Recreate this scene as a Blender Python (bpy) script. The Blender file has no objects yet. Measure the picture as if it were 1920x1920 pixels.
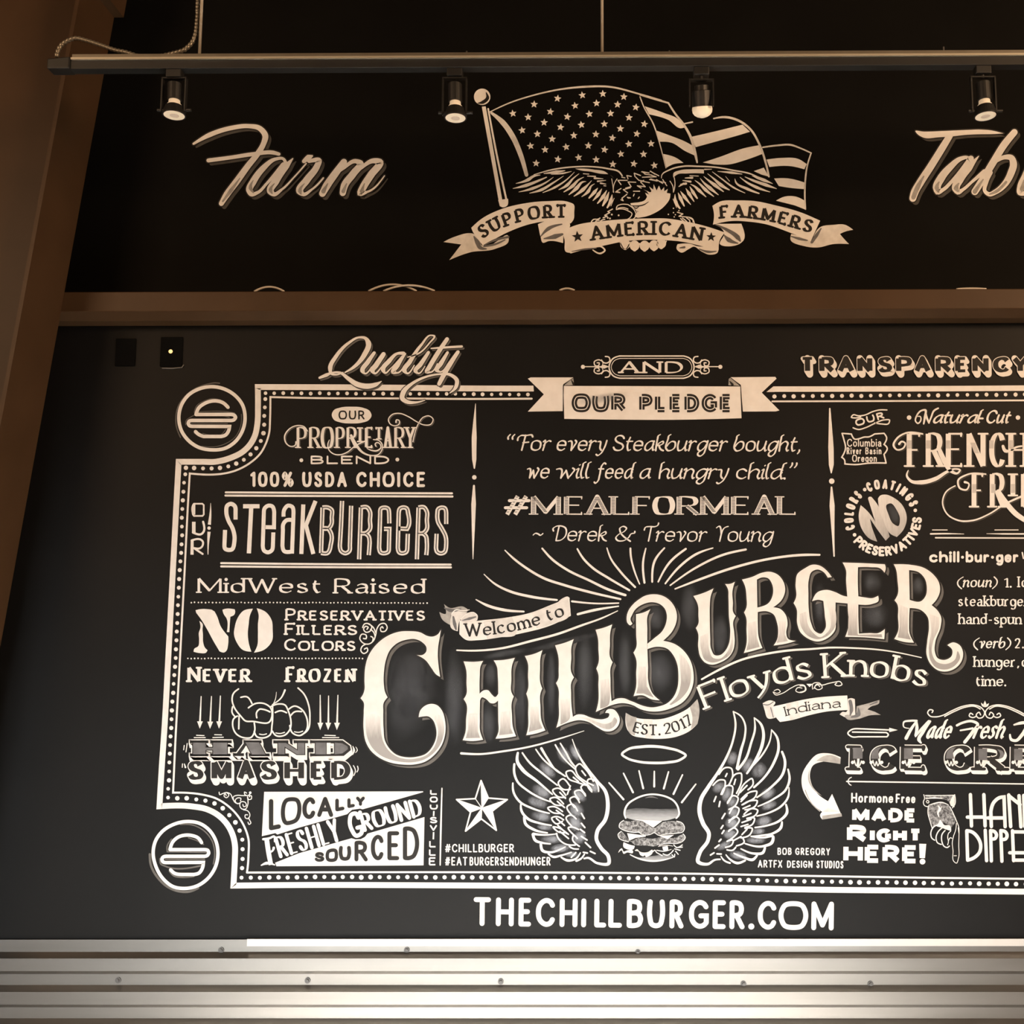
import bpy, bmesh, math, random
from math import sin, cos, pi, radians, atan, tan, hypot
from mathutils import Vector, Matrix, Euler
from mathutils.geometry import tessellate_polygon
random.seed(7)
SC = bpy.context.scene
COL = SC.collection

# ------------------------------------------------------------------ camera
FPX, PCX, PCY = 2000.0, 1130.0, 960.0          # focal length and principal point (1920 frame)
PITCH, ROLL, YAW = radians(6.7), radians(0.10), radians(0.30)
CAM_D, CAM_H = 4.4, 2.25
cam_data = bpy.data.cameras.new('camera')
cam = bpy.data.objects.new('camera', cam_data)
COL.objects.link(cam)
cam_data.sensor_width = 36
cam_data.lens = FPX * 36 / 1920
cam_data.shift_x = (960 - PCX) / 1920
cam_data.shift_y = 0
CAM_M = Matrix.Rotation(YAW, 3, 'Z') @ Matrix.Rotation(radians(90) + PITCH, 3, 'X') @ Matrix.Rotation(-ROLL, 3, 'Z')
cam.matrix_world = Matrix.Translation((0, -CAM_D, CAM_H)) @ CAM_M.to_4x4()
SC.camera = cam

# ------------------------------------------------------------------ light, world, exposure
SC.view_settings.view_transform = 'Standard'
SC.view_settings.look = 'None'
SC.view_settings.gamma = 1
SC.view_settings.use_curve_mapping = False
SC.view_settings.exposure = 0.0
world = bpy.data.worlds.new('room_ambience')
SC.world = world
world.use_nodes = True
world.node_tree.nodes['Background'].inputs[0].default_value = (1.0, 0.54, 0.27, 1)
world.node_tree.nodes['Background'].inputs[1].default_value = 0.11

def area(name, loc, target, sx, sy, energy, color, spread=180):
    d = bpy.data.lights.new(name, 'AREA')
    d.shape = 'RECTANGLE'; d.size = sx; d.size_y = sy
    d.energy = energy; d.color = color; d.spread = radians(spread)
    o = bpy.data.objects.new(name, d); COL.objects.link(o)
    o.location = loc
    o.rotation_euler = (Vector(target) - Vector(loc)).to_track_quat('-Z', 'Y').to_euler()
    return o
# daylight through the low shop-front windows behind the viewer
area('shopfront_daylight', (-0.9, -6.6, 0.95), (-0.5, 0, 0.95), 6.4, 1.1, 42, (0.90, 0.97, 1.0), 42)
# added beam onto the floor in front of the wall, bounced up as fill
area('floor_bounce_fill', (-1.0, -8.4, 4.4), (-0.3, -1.5, 0), 3.4, .4, 268, (1.0, 0.96, 0.91), 12)
# unseen warm lamps added at both sides, out of the board's mirror view
area('warm_side_fill', (-4.6, -4.9, 4.7), (-0.9, 0, 4.3), 2.2, 1.5, 112, (1.0, 0.64, 0.37))
area('warm_side_fill', (5.2, -4.6, 4.7), (0.0, 0, 4.3), 2.2, 1.5, 345, (1.0, 0.64, 0.37))

# ------------------------------------------------------------------ survey: a pixel of the photo -> a point on a plane Y = const
def at(px, py, Y=0.0):
    d = CAM_M @ Vector(((px - PCX) / FPX, -(py - PCY) / FPX, -1))
    k = (Y + CAM_D) / d.y
    return Vector((d.x * k, Y, CAM_H + d.z * k))
def atx(px, py, X):
    d = CAM_M @ Vector(((px - PCX) / FPX, -(py - PCY) / FPX, -1))
    k = X / d.x
    return Vector((X, -CAM_D + d.y * k, CAM_H + d.z * k))

# ------------------------------------------------------------------ materials
def new_mat(name):
    m = bpy.data.materials.new(name); m.use_nodes = True
    nt = m.node_tree; b = nt.nodes['Principled BSDF']
    return m, nt, b
def N(nt, t, **kw):
    n = nt.nodes.new(t)
    for k, v in kw.items(): setattr(n, k, v)
    return n
def plain(name, c1, c2=None, rough=0.6, metal=0.0, scale=14, bump=0.0, spec=0.5, detail=5, stretch=None):
    m, nt, b = new_mat(name)
    b.inputs['Roughness'].default_value = rough
    b.inputs['Metallic'].default_value = metal
    b.inputs['Specular IOR Level'].default_value = spec
    tc = N(nt, 'ShaderNodeNewGeometry')
    nz = N(nt, 'ShaderNodeTexNoise'); nz.inputs['Scale'].default_value = scale; nz.inputs['Detail'].default_value = detail
    src = tc.outputs['Position']
    if stretch:
        mp = N(nt, 'ShaderNodeMapping'); mp.inputs['Scale'].default_value = stretch
        nt.links.new(src, mp.inputs['Vector']); src = mp.outputs['Vector']
    nt.links.new(src, nz.inputs['Vector'])
    r = N(nt, 'ShaderNodeValToRGB')
    r.color_ramp.elements[0].position = 0.32; r.color_ramp.elements[1].position = 0.68
    r.color_ramp.elements[0].color = (*c1, 1); r.color_ramp.elements[1].color = (*(c2 or c1), 1)
    nt.links.new(nz.outputs['Fac'], r.inputs['Fac']); nt.links.new(r.outputs['Color'], b.inputs['Base Color'])
    if bump:
        bp = N(nt, 'ShaderNodeBump'); bp.inputs['Strength'].default_value = bump; bp.inputs['Distance'].default_value = 0.004
        nt.links.new(nz.outputs['Fac'], bp.inputs['Height']); nt.links.new(bp.outputs['Normal'], b.inputs['Normal'])
    return m
def ramp_mat(name, c0, c1, nscale=(160, 160, 25), namp=0.5):
    """paint that a brush grades from c0 (t=0) to c1 (t=1) along the stored attribute t"""
    m, nt, b = new_mat(name)
    b.inputs['Roughness'].default_value = 0.75
    b.inputs['Specular IOR Level'].default_value = 0.2
    a = N(nt, 'ShaderNodeAttribute', attribute_name='t')
    g = N(nt, 'ShaderNodeNewGeometry')
    mp = N(nt, 'ShaderNodeMapping'); mp.inputs['Scale'].default_value = nscale
    nz = N(nt, 'ShaderNodeTexNoise'); nz.inputs['Scale'].default_value = 1.0; nz.inputs['Detail'].default_value = 3
    nt.links.new(g.outputs['Position'], mp.inputs['Vector']); nt.links.new(mp.outputs['Vector'], nz.inputs['Vector'])
    ma = N(nt, 'ShaderNodeMath', operation='MULTIPLY_ADD'); ma.inputs[1].default_value = namp; ma.inputs[2].default_value = -namp * 0.5
    nt.links.new(nz.outputs['Fac'], ma.inputs[0])
    ad = N(nt, 'ShaderNodeMath', operation='ADD', use_clamp=True)
    nt.links.new(a.outputs['Fac'], ad.inputs[0]); nt.links.new(ma.outputs[0], ad.inputs[1])
    r = N(nt, 'ShaderNodeValToRGB')
    r.color_ramp.elements[0].color = (*c0, 1); r.color_ramp.elements[1].color = (*c1, 1)
    nt.links.new(ad.outputs[0], r.inputs['Fac']); nt.links.new(r.outputs['Color'], b.inputs['Base Color'])
    return m
def dust_mat(name, col, strength):
    """rubbed chalk dust: thin in the middle of the smear, nothing at its rim"""
    m, nt, b = new_mat(name)
    b.inputs['Base Color'].default_value = (*col, 1); b.inputs['Roughness'].default_value = 0.9
    b.inputs['Specular IOR Level'].default_value = 0.1
    a = N(nt, 'ShaderNodeAttribute', attribute_name='t')
    g = N(nt, 'ShaderNodeNewGeometry')
    mp = N(nt, 'ShaderNodeMapping'); mp.inputs['Scale'].default_value = (26, 26, 9)
    nz = N(nt, 'ShaderNodeTexNoise'); nz.inputs['Scale'].default_value = 1.0; nz.inputs['Detail'].default_value = 4
    nt.links.new(g.outputs['Position'], mp.inputs['Vector']); nt.links.new(mp.outputs['Vector'], nz.inputs['Vector'])
    mu = N(nt, 'ShaderNodeMath', operation='MULTIPLY'); mu2 = N(nt, 'ShaderNodeMath', operation='MULTIPLY', use_clamp=True)
    nt.links.new(a.outputs['Fac'], mu.inputs[0]); nt.links.new(nz.outputs['Fac'], mu.inputs[1])
    nt.links.new(mu.outputs[0], mu2.inputs[0]); mu2.inputs[1].default_value = strength
    tr = N(nt, 'ShaderNodeBsdfTransparent'); mx = N(nt, 'ShaderNodeMixShader')
    nt.links.new(mu2.outputs[0], mx.inputs[0]); nt.links.new(tr.outputs[0], mx.inputs[1]); nt.links.new(b.outputs[0], mx.inputs[2])
    nt.links.new(mx.outputs[0], nt.nodes['Material Output'].inputs['Surface'])
    return m

BOARD_U = plain('dimmed_board_paint', (.0044, .0041, .0037), (.0056, .0053, .0048), rough=.6, scale=3, spec=.04)  # same black board, reflection turned down so the upper wall stays darker
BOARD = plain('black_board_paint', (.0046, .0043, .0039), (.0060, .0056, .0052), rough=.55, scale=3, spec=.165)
M = dict(
    white=plain('white_chalk_paint', (.80, .79, .77), (.87, .86, .84), rough=.75, scale=22, spec=.25),
    cream=plain('thin_white_paint', (.62, .61, .59), (.78, .77, .75), rough=.75, scale=30, spec=.25),
    grey=plain('grey_shadow_paint', (.105, .100, .092), (.135, .128, .120), rough=.75, scale=30, spec=.2),
    dgrey=plain('dark_grey_shadow_paint', (.060, .056, .050), (.078, .073, .066), rough=.75, scale=30, spec=.2),
    mid=plain('mid_grey_paint', (.30, .29, .275), (.42, .41, .39), rough=.75, scale=40, spec=.2),
    soft=plain('soft_grey_paint', (.52, .505, .49), (.60, .585, .57), rough=.75, scale=40, spec=.2),
    slate=plain('slate_grey_paint', (.12, .12, .125), (.16, .16, .165), rough=.75, scale=30, spec=.2),
    black=plain('black_lettering_paint', (.011, .0095, .008), (.014, .0125, .011), rough=.65, scale=9, spec=.3),
    shade=ramp_mat('brushed_white_to_grey', (.82, .81, .79), (.33, .32, .31)),
    bun=ramp_mat('brushed_black_to_white', (.014, .014, .015), (.42, .44, .46), (30, 30, 150), .35),
    patty=None, dust=dust_mat('chalk_dust', (.17, .19, .215), 0.75), dust2=dust_mat('dense_chalk_dust', (.42, .46, .52), 1.3),
)
def patty_mat():
    m, nt, b = new_mat('stippled_chalk')
    b.inputs['Roughness'].default_value = .8
    g = N(nt, 'ShaderNodeNewGeometry'); nz = N(nt, 'ShaderNodeTexNoise')
    nz.inputs['Scale'].default_value = 95; nz.inputs['Detail'].default_value = 4; nz.inputs['Roughness'].default_value = .75
    r = N(nt, 'ShaderNodeValToRGB'); e = r.color_ramp.elements
    e[0].position = .40; e[0].color = (.03, .03, .032, 1); e[1].position = .66; e[1].color = (.40, .41, .42, 1)
    nt.links.new(g.outputs['Position'], nz.inputs['Vector']); nt.links.new(nz.outputs['Fac'], r.inputs['Fac'])
    nt.links.new(r.outputs['Color'], b.inputs['Base Color'])
    return m
M['patty'] = patty_mat()
STEEL = plain('brown_primer_steel', (.050, .0265, .0115), (.060, .032, .0145), rough=.45, scale=5, spec=.2)
GALV = plain('corrugated_zinc', (.24, .225, .205), (.275, .26, .24), rough=.32, metal=.9, scale=2, stretch=(.5, 6, 6))
STRUT = plain('galvanised_strut', (.24, .215, .17), (.28, .255, .21), rough=.4, metal=.6, scale=20)
BLACKM = plain('black_powder_coat', (.012, .012, .012), (.016, .016, .015), rough=.45, scale=20)
PLATE = plain('black_plate', (.0032, .0032, .0032), (.0042, .0042, .0042), rough=.7, scale=20, spec=.04)
BRASS = plain('brass_screw', (.60, .48, .28), rough=.3, metal=.8)
SCREW = plain('zinc_screw', (.10, .095, .09), rough=.5, metal=.4)
CABLE = plain('white_cable_jacket', (.60, .55, .48), (.66, .61, .54), rough=.5)
ROD = plain('threaded_rod', (.55, .50, .42), (.62, .57, .48), rough=.4, metal=.5)
FLOOR = plain('polished_concrete', (.42, .40, .37), (.50, .48, .45), rough=.5, scale=2)
CEIL = plain('black_ceiling', (.012, .011, .010), rough=.8)
def lamp_mat(name, col, strength):
    m, nt, b = new_mat(name)
    b.inputs['Base Color'].default_value = (.75, .70, .62, 1); b.inputs['Roughness'].default_value = .35
    b.inputs['Emission Color'].default_value = (*col, 1); b.inputs['Emission Strength'].default_value = strength
    return m
LENS = lamp_mat('lamp_lens', (1.0, .70, .42), .42)
LENSD = lamp_mat('lamp_core', (1.0, .66, .38), .16)

# ------------------------------------------------------------------ mesh helpers
def link(name, me, mat, parent=None):
    o = bpy.data.objects.new(name, me); COL.objects.link(o)
    if mat: me.materials.append(mat)
    if parent:
        o.parent = parent
    return o
def tag(o, label, cat, group=None, kind=None):
    o['label'] = label; o['category'] = cat
    if group: o['group'] = group
    if kind: o['kind'] = kind
    return o
def empty(name, loc, label, cat, group=None):
    o = bpy.data.objects.new(name, None); COL.objects.link(o); o.location = loc; o.empty_display_size = .1
    return tag(o, label, cat, group)
class MB:
    """collects solid pieces of one mesh in world metres"""
    def __init__(s): s.v = []; s.f = []
    def add(s, vs, fs):
        k = len(s.v); s.v += [tuple(v) for v in vs]; s.f += [tuple(i + k for i in f) for f in fs]
    def box(s, a, b):
        (x0, y0, z0), (x1, y1, z1) = a, b
        s.add([(x0,y0,z0),(x1,y0,z0),(x1,y1,z0),(x0,y1,z0),(x0,y0,z1),(x1,y0,z1),(x1,y1,z1),(x0,y1,z1)],
              [(0,3,2,1),(4,5,6,7),(0,1,5,4),(1,2,6,5),(2,3,7,6),(3,0,4,7)])
    def hexa(s, p):     # 8 points, bottom ring then top ring
        s.add(p, [(0,3,2,1),(4,5,6,7),(0,1,5,4),(1,2,6,5),(2,3,7,6),(3,0,4,7)])
    def tube(s, pts, r, n=10, caps=True):
        pts = [Vector(p) for p in pts]; rings = []; k = len(s.v)
        up = Vector((0.31, 0.2, 0.93))
        rr = r if isinstance(r, (list, tuple)) else [r] * len(pts)
        for i, p in enumerate(pts):
            t = (pts[min(i+1, len(pts)-1)] - pts[max(i-1, 0)]).normalized()
            a = t.cross(up)
            if a.length < 1e-3: a = t.cross(Vector((1, 0, 0)))
            a.normalize(); b = t.cross(a)
            for j in range(n):
                q = 2*pi*j/n
                s.v.append(tuple(p + a*cos(q)*rr[i] + b*sin(q)*rr[i]))
        for i in range(len(pts)-1):
            for j in range(n):
                s.f.append((k+i*n+j, k+i*n+(j+1)%n, k+(i+1)*n+(j+1)%n, k+(i+1)*n+j))
        if caps:
            s.f.append(tuple(k+j for j in range(n))[::-1]); s.f.append(tuple(k+(len(pts)-1)*n+j for j in range(n)))
    def build(s, name, mat, parent=None, smooth=False, bevel=0):
        me = bpy.data.meshes.new(name)
        org = parent.matrix_world.translation if parent else None
        c = None
        if not parent:
            c = sum((Vector(v) for v in s.v), Vector()) / len(s.v)
        base = WORLD_LOC(parent) if parent else c
        me.from_pydata([tuple(Vector(v) - base) for v in s.v], [], s.f); me.update()
        bm = bmesh.new(); bm.from_mesh(me); bmesh.ops.recalc_face_normals(bm, faces=bm.faces); bm.to_mesh(me); bm.free()
        if smooth:
            for p in me.polygons: p.use_smooth = True
        o = link(name, me, mat, parent)
        if not parent: o.location = base
        if bevel:
            m = o.modifiers.new('bevel', 'BEVEL'); m.width = bevel; m.segments = 2; m.limit_method = 'ANGLE'
        return o
def WORLD_LOC(o):
    l = Vector(o.location)
    while o.parent: o = o.parent; l += Vector(o.location)
    return l

# ------------------------------------------------------------------ the room
def struct(o):
    o['kind'] = 'structure'; return o
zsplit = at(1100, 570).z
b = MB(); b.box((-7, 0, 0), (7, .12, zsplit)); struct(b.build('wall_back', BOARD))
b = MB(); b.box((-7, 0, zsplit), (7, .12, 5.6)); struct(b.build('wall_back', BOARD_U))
b = MB(); b.box((-7, -9, -.1), (7, .12, 0)); struct(b.build('floor', FLOOR))
b = MB(); b.box((-7, -9, 5.6), (7, .12, 5.7)); struct(b.build('ceiling', CEIL))

# brown tapered steel column on the left: the inner flange leans in towards the top
def lerp(a, c, t): return a + (c - a) * t
FD, GD = 0.27, .125                          # flange width (towards the viewer), girt depth
wt, wb = at(220, 0, -GD), at(50, 940, -GD)   # rear edge of the inner flange, high and low
def xw(z): return lerp(wb.x, wt.x, (z - wb.z) / (wt.z - wb.z))
Z0, Z1 = 0.0, 5.6
col = empty('steel_column', (xw(0) - .4, -.15, 0), 'brown painted tapered steel column leaning along the left edge of the black wall', 'column')
T = .016
YB, YF, YM = -GD - .0005, -GD - FD, -GD - FD*.5
b = MB(); b.hexa([(xw(Z0)-T, YF, Z0), (xw(Z0), YF, Z0), (xw(Z0), YB, Z0), (xw(Z0)-T, YB, Z0),
                  (xw(Z1)-T, YF, Z1), (xw(Z1), YF, Z1), (xw(Z1), YB, Z1), (xw(Z1)-T, YB, Z1)])
b.build('inner_flange', STEEL, col)
b = MB(); b.hexa([(-3.42, YM-.006, Z0), (xw(Z0)-T, YM-.006, Z0), (xw(Z0)-T, YM+.006, Z0), (-3.42, YM+.006, Z0),
                  (-3.42, YM-.006, Z1), (xw(Z1)-T, YM-.006, Z1), (xw(Z1)-T, YM+.006, Z1), (-3.42, YM+.006, Z1)])
b.build('web', STEEL, col)
b = MB(); b.box((-3.44, YF, Z0), (-3.42, YB, Z1)); b.build('outer_flange', STEEL, col)
p = at(232, 33, -GD); sp = p.x - xw(p.z)
b = MB(); b.hexa([(xw(p.z), YF, p.z), (xw(p.z)+sp, YF, p.z), (xw(p.z)+sp, YB, p.z), (xw(p.z), YB, p.z),
                  (xw(Z1), YF, Z1), (xw(Z1)+sp, YF, Z1), (xw(Z1)+sp, YB, Z1), (xw(Z1), YB, Z1)])
b.build('splice_plate', STEEL, col)

# brown steel girt across the wall
zt = at(1100, 544, -GD).z; zb_ = at(1100, 581, -GD).z
gx0 = xw(zb_) - .30
girt = empty('steel_girt', (0, -GD/2, zb_), 'brown painted steel girt running across between upper and lower black panels', 'beam')
b = MB(); b.box((gx0, -GD, zb_), (6.9, -GD + .008, zt)); b.build('face', STEEL, girt, bevel=.003)
# the lower edge is slanted in shape to catch more light from below
zs_ = at(1100, 599, -.072).z
b = MB(); b.hexa([(gx0, -GD + .001, zb_), (gx0, -.072, zs_), (6.9, -.072, zs_), (6.9, -GD + .001, zb_),
                  (gx0, -GD + .003, zb_ + .006), (gx0, -.072, zs_ + .008), (6.9, -.072, zs_ + .008), (6.9, -GD + .003, zb_ + .006)]); b.build('light_catching_lip', STEEL, girt)
b = MB(); b.box((gx0, -.072, zs_), (6.9, -.001, zs_ + .008)); b.build('bottom_flange', STEEL, girt)
b = MB(); b.box((gx0, -GD + .008, zt - .008), (6.9, -.001, zt)); b.build('top_flange', STEEL, girt)
for i, (xa, xb, yk, nm) in enumerate([(480, 530, 538, 'short pale cable loop peeking over the girt below the word Farm'),
                                      (694, 778, 533.5, 'lower pale cable of the crossed pair peeking over the girt'),
                                      (722, 812, 535, 'upper pale cable of the crossed pair trailing right over the girt'),
                                      (1052, 1074, 541, 'tiny pale cable end peeking over the girt below the eagle'),
                                      (1796, 1846, 541, 'pale cable loop peeking over the girt at far right')]):
    Yc = -.085 - .012 * (i % 3)
    top = at((xa + xb) / 2, yk, Yc); a0 = at(xa - 3, 540, Yc); a1 = at(xb + 3, 540, Yc)
    zlow = at(1000, 545, Yc).z
    pts = []
    for k in range(15):
        t = k / 14
        x = lerp(a0.x, a1.x, t); z = max(zlow, zlow + (top.z - zlow) * (1 - (2*t - 1)**2) * 1.0)
        pts.append((x, Yc, z))
    b = MB(); b.tube(pts, .0045, 8); tag(b.build('cable', CABLE, smooth=True), nm, 'cable', 'cables lying on the girt')

# corrugated zinc wainscot at the foot of the wall
prof = []                                   # (depth, z) from the top down
zs = lambda y: at(960, y, -.03).z
rows = [1764, 1787, 1799.5, 1823, 1829, 1849.5, 1862.5, 1885.5, 1891.5, 1912]
ztop = zs(1764); per = zs(1787) - zs(1849.5)
z = zs(1787); LO, HI = -.012, -.047
prof.append((HI + .008, ztop)); prof.append((HI + .008, z))
u1, fl1, u2, fl2 = .0170, .0517, .0235, .0450
k = per / (u1 + fl1 + u2 + fl2)
# z heights: recess wall seen from above is wide (ledge), the overhang is narrow
while z > .05:
    prof += [(HI + .008 if len(prof) == 2 else LO, z)]
    z -= u1 * k; prof.append((HI, z))
    z -= fl1 * k; prof.append((HI, z))
    z -= u2 * k; prof.append((LO, z))
    z -= fl2 * k
prof[0] = (LO, ztop); prof[1] = (LO, prof[2][1]); prof[2] = (LO, prof[2][1])
b = MB(); x0, x1 = -3.38, 6.9
vs = []
for (d, zz) in prof: vs += [(x0, d, zz), (x1, d, zz)]
fs = [(2*i, 2*i+1, 2*i+3, 2*i+2) for i in range(len(prof)-1)]
vs2 = [(x, min(d + .0015, -.0005), zz) for (x, d, zz) in vs]; n_ = len(vs)
fs += [(n_+2*i+2, n_+2*i+3, n_+2*i+1, n_+2*i) for i in range(len(prof)-1)]
fs += [(1, 0, n_, n_+1)]
b.add(vs + vs2, fs)
wain = b.build('corrugated_panel', GALV); tag(wain, 'corrugated zinc wall panel along the foot of the black wall', 'wall panel')
for (sx, sy) in [(415, 1781), (763, 1781), (222, 1837.5), (577, 1838), (939, 1840), (1196, 1785.5), (1394, 1844.5), (1632, 1844.5)]:
    dd = LO if sy < 1800 else LO
    q = at(sx, sy, dd)
    b = MB(); b.tube([(q.x, dd + .002, q.z), (q.x, dd - .004, q.z)], .0115, 12)
    b.tube([(q.x, dd - .004, q.z), (q.x, dd - .010, q.z)], .0065, 6)
    b.build('screw', SCREW, wain)
q = at(463.5, 1761, -.0135); q2 = at(463.5, 1774, -.0135)
b = MB(); b.box((q.x, -.0150, q2.z), (6.9, -.0125, q.z + .001))
tag(b.build('flashing_strip', plain('bright_zinc', (.62, .59, .55), rough=.5, metal=.4)), 'bright flat flashing strip capping the corrugated panel from the left quarter on', 'trim')

# ------------------------------------------------------------------ track rail, conduits and spot lamps
RY = -.72
zr_t = at(1000, 98.5, RY).z; zr_b = at(1000, 110.5, RY).z
xl = at(136, 104, RY).x; xend = 3.4
zr_t2 = zr_t
rail = empty('lighting_track', (0.4, RY, zr_t), 'black lighting track under a zinc strut hung above the mural', 'light track')
b = MB()
b.box((xl, RY - .004, zr_b + .008), (xend, RY, zr_t)); b.box((xl, RY, zr_t - .004), (xend, RY + .042, zr_t)); b.box((xl, RY + .038, zr_b + .008), (xend, RY + .042, zr_t - .004))
b.build('strut', STRUT, rail, bevel=.001)
b = MB(); b.box((xl, RY - .012, zr_b + .0), (xend, RY - .004, zr_b + .008)); b.build('strut_lip', plain('bright_strut_edge', (.80, .74, .60), rough=.3, metal=.6), rail)
xe = at(92, 104, RY).x
zk = at(1000, 126, RY - .0).z
b = MB(); b.box((xe + .02, RY - .004, zk), (xend, RY + .036, zr_b + .0)); b.build('track', BLACKM, rail, bevel=.002)
b = MB(); b.hexa([(xe, RY - .012, zk - .002), (xl - .004, RY - .012, zk - .002), (xl - .004, RY + .04, zk - .002), (xe, RY + .04, zk - .002),
                  (xe, RY - .012, zr_b + .004), (xl - .004, RY - .012, zr_b + .012), (xl - .004, RY + .04, zr_b + .012), (xe, RY + .04, zr_b + .004)])
b.build('end_feed', BLACKM, rail, bevel=.004)
for px_ in (374.5, 1129):
    q = at(px_, 90, RY + .02)
    b = MB(); b.tube([(q.x, RY + .02, zr_t), (q.x, RY + .02, 5.6)], .0055, 10); b.build('hanger_rod', ROD, rail, smooth=True)
for px_, h in ((875, 96), (1255, 95), (1769, 88)):
    q = at(px_, h, RY + .01)
    b = MB(); b.tube([(q.x, RY + .01, zr_t), (q.x, RY + .01, q.z)], .003, 8); b.build('bolt', SCREW, rail)
def conduit(pts, r, label):
    pts = [Vector(p) for p in pts]; out = []; rad = []
    # resample along a smooth curve and corrugate the jacket
    dense = []
    for i in range(len(pts)-1):
        p0, p1, p2, p3 = pts[max(i-1,0)], pts[i], pts[i+1], pts[min(i+2,len(pts)-1)]
        for kk in range(24):
            t = kk/24
            dense.append(.5*((2*p1)+(-p0+p2)*t+(2*p0-5*p1+4*p2-p3)*t*t+(-p0+3*p1-3*p2+p3)*t**3))
    dense.append(pts[-1])
    L = 0; step = r*.42; nxt = 0
    for i in range(1, len(dense)):
        seg = (dense[i]-dense[i-1]).length
        while nxt <= L + seg:
            out.append(dense[i-1].lerp(dense[i], (nxt-L)/max(seg,1e-9))); nxt += step
        L += seg
    rad = [r*(1.0 if (i//2) % 2 else .80) for i in range(len(out))]
    b = MB(); b.tube(out, rad, 10); tag(b.build('flexible_conduit', STRUT, smooth=True), label, 'conduit')
cy = RY + .03
conduit([at(106, 107, cy), at(109, 95, cy), at(118, 82, cy), at(140, 72, cy), at(162, 76, cy), at(190, 85, cy), at(216, 94, cy), at(236, 98, cy), Vector((at(262, 98, cy).x, cy, zr_t + .008))],
        .0085, 'armoured cable looping over the left end of the lighting track')
conduit([Vector((at(300, 98, cy).x, cy, zr_t + .008)), at(338, 96.5, cy), at(350, 90, cy), at(361, 78, cy), at(367, 62, cy), at(369, 45, cy), at(371, 20, cy), at(372, -20, cy), Vector((at(372, -20, cy).x, cy, 5.59))],
        .0085, 'armoured cable dropping beside the left hanger rod onto the track')

def spot(px, axis_px, lens, label, back=False):
    """lens: centre pixel; axis_px: pixel of the body's top; cylinder with an open neck, collar and lens"""
    Y = RY + .016
    top = at(axis_px[0], axis_px[1], Y); low = at(lens[0], lens[1], Y + (.0 if not back else .045))
    root = empty('track_spotlight', (top.x, Y, zk), label, 'spotlight', 'spotlights on the track')
    b = MB(); b.box((top.x - .028, Y - .018, zk - .030), (top.x + .028, Y + .018, zk)); b.build('adapter', BLACKM, root, bevel=.003)
    b = MB(); b.tube([(top.x, Y, zk - .03), (top.x, Y, top.z - .005)], .007, 10)
    for s in (-1, 1):
        b.box((top.x + s*.043 - .0025, Y - .009, low.z + .012), (top.x + s*.043 + .0025, Y + .009, top.z - .002))
    b.box((top.x - .0455, Y - .009, top.z - .004), (top.x + .0455, Y + .009, top.z + .001)); b.build('yoke', BLACKM, root)
    ax = (low - top); L = ax.length; d = ax.normalized()
    P = lambda t: top + d * (L * t)
    b = MB()
    b.tube([P(.14), P(.16), P(.58), P(.60)], [.020, .0255, .0255, .024], 24); b.build('housing', BLACKM, root, smooth=False)
    if back:
        import_ax = [P(.60), P(.66), P(.74), P(.84), P(.93), P(1.0), P(1.05), P(1.08)]
        b = MB(); b.tube(import_ax, [.022, .030, .0355, .0375, .0355, .029, .019, .006], 24); b.build('bulb', LENS, root, smooth=True)
        b = MB(); b.tube([P(.30), P(.32), P(.84), P(.86)], [.028, .036, .036, .034], 24); b.build('shroud', BLACKM, root)
        return
    b = MB(); b.tube([P(.58), P(.70), P(.72)], [.0195, .021, .026], 24); b.build('neck', LENS, root, smooth=True)
    b = MB(); b.tube([P(.74), P(.76), P(.985), P(1.0), P(1.0), P(.97)], [.027, .031, .0415, .0415, .0370, .036], 28); b.build('collar', BLACKM, root)
    b = MB(); b.tube([P(.96), P(.998), P(1.004)], [.036, .0372, .0345], 28); le = b.build('lens', LENS, root)
    b = MB(); b.tube([P(1.003), P(1.008)], [.017, .015], 20); b.build('bulb_core', LENSD, le)
    b = MB(); b.tube([(low.x - .062, Y, low.z + .02), (low.x + .062, Y, low.z + .02)], .006, 10); b.build('tilt_screw', BLACKM, root)
    # the lamp's own light
    ld = bpy.data.lights.new('spot_beam', 'SPOT'); ld.energy = 2.2; ld.color = (1, .72, .45); ld.spot_size = radians(80); ld.spot_blend = .8; ld.shadow_soft_size = .03
    lo = bpy.data.objects.new('spot_beam', ld); COL.objects.link(lo); lo.parent = root
    lo.location = (low + d*.02) - root.location; lo.rotation_euler = d.to_track_quat('-Z', 'Y').to_euler()
spot(328, (328, 147), (326.5, 216.5), 'leftmost track spotlight, hanging above the word Farm')
spot(852, (853, 147), (854, 221.5), 'track spotlight hanging just left of the painted flagpole')
spot(1317, (1315, 150), (1317, 216), 'track spotlight in front of the painted flag stripes, turned to the wall', True)
spot(1845, (1842, 145), (1848, 218), 'rightmost track spotlight, hanging above the T at far right')

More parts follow.
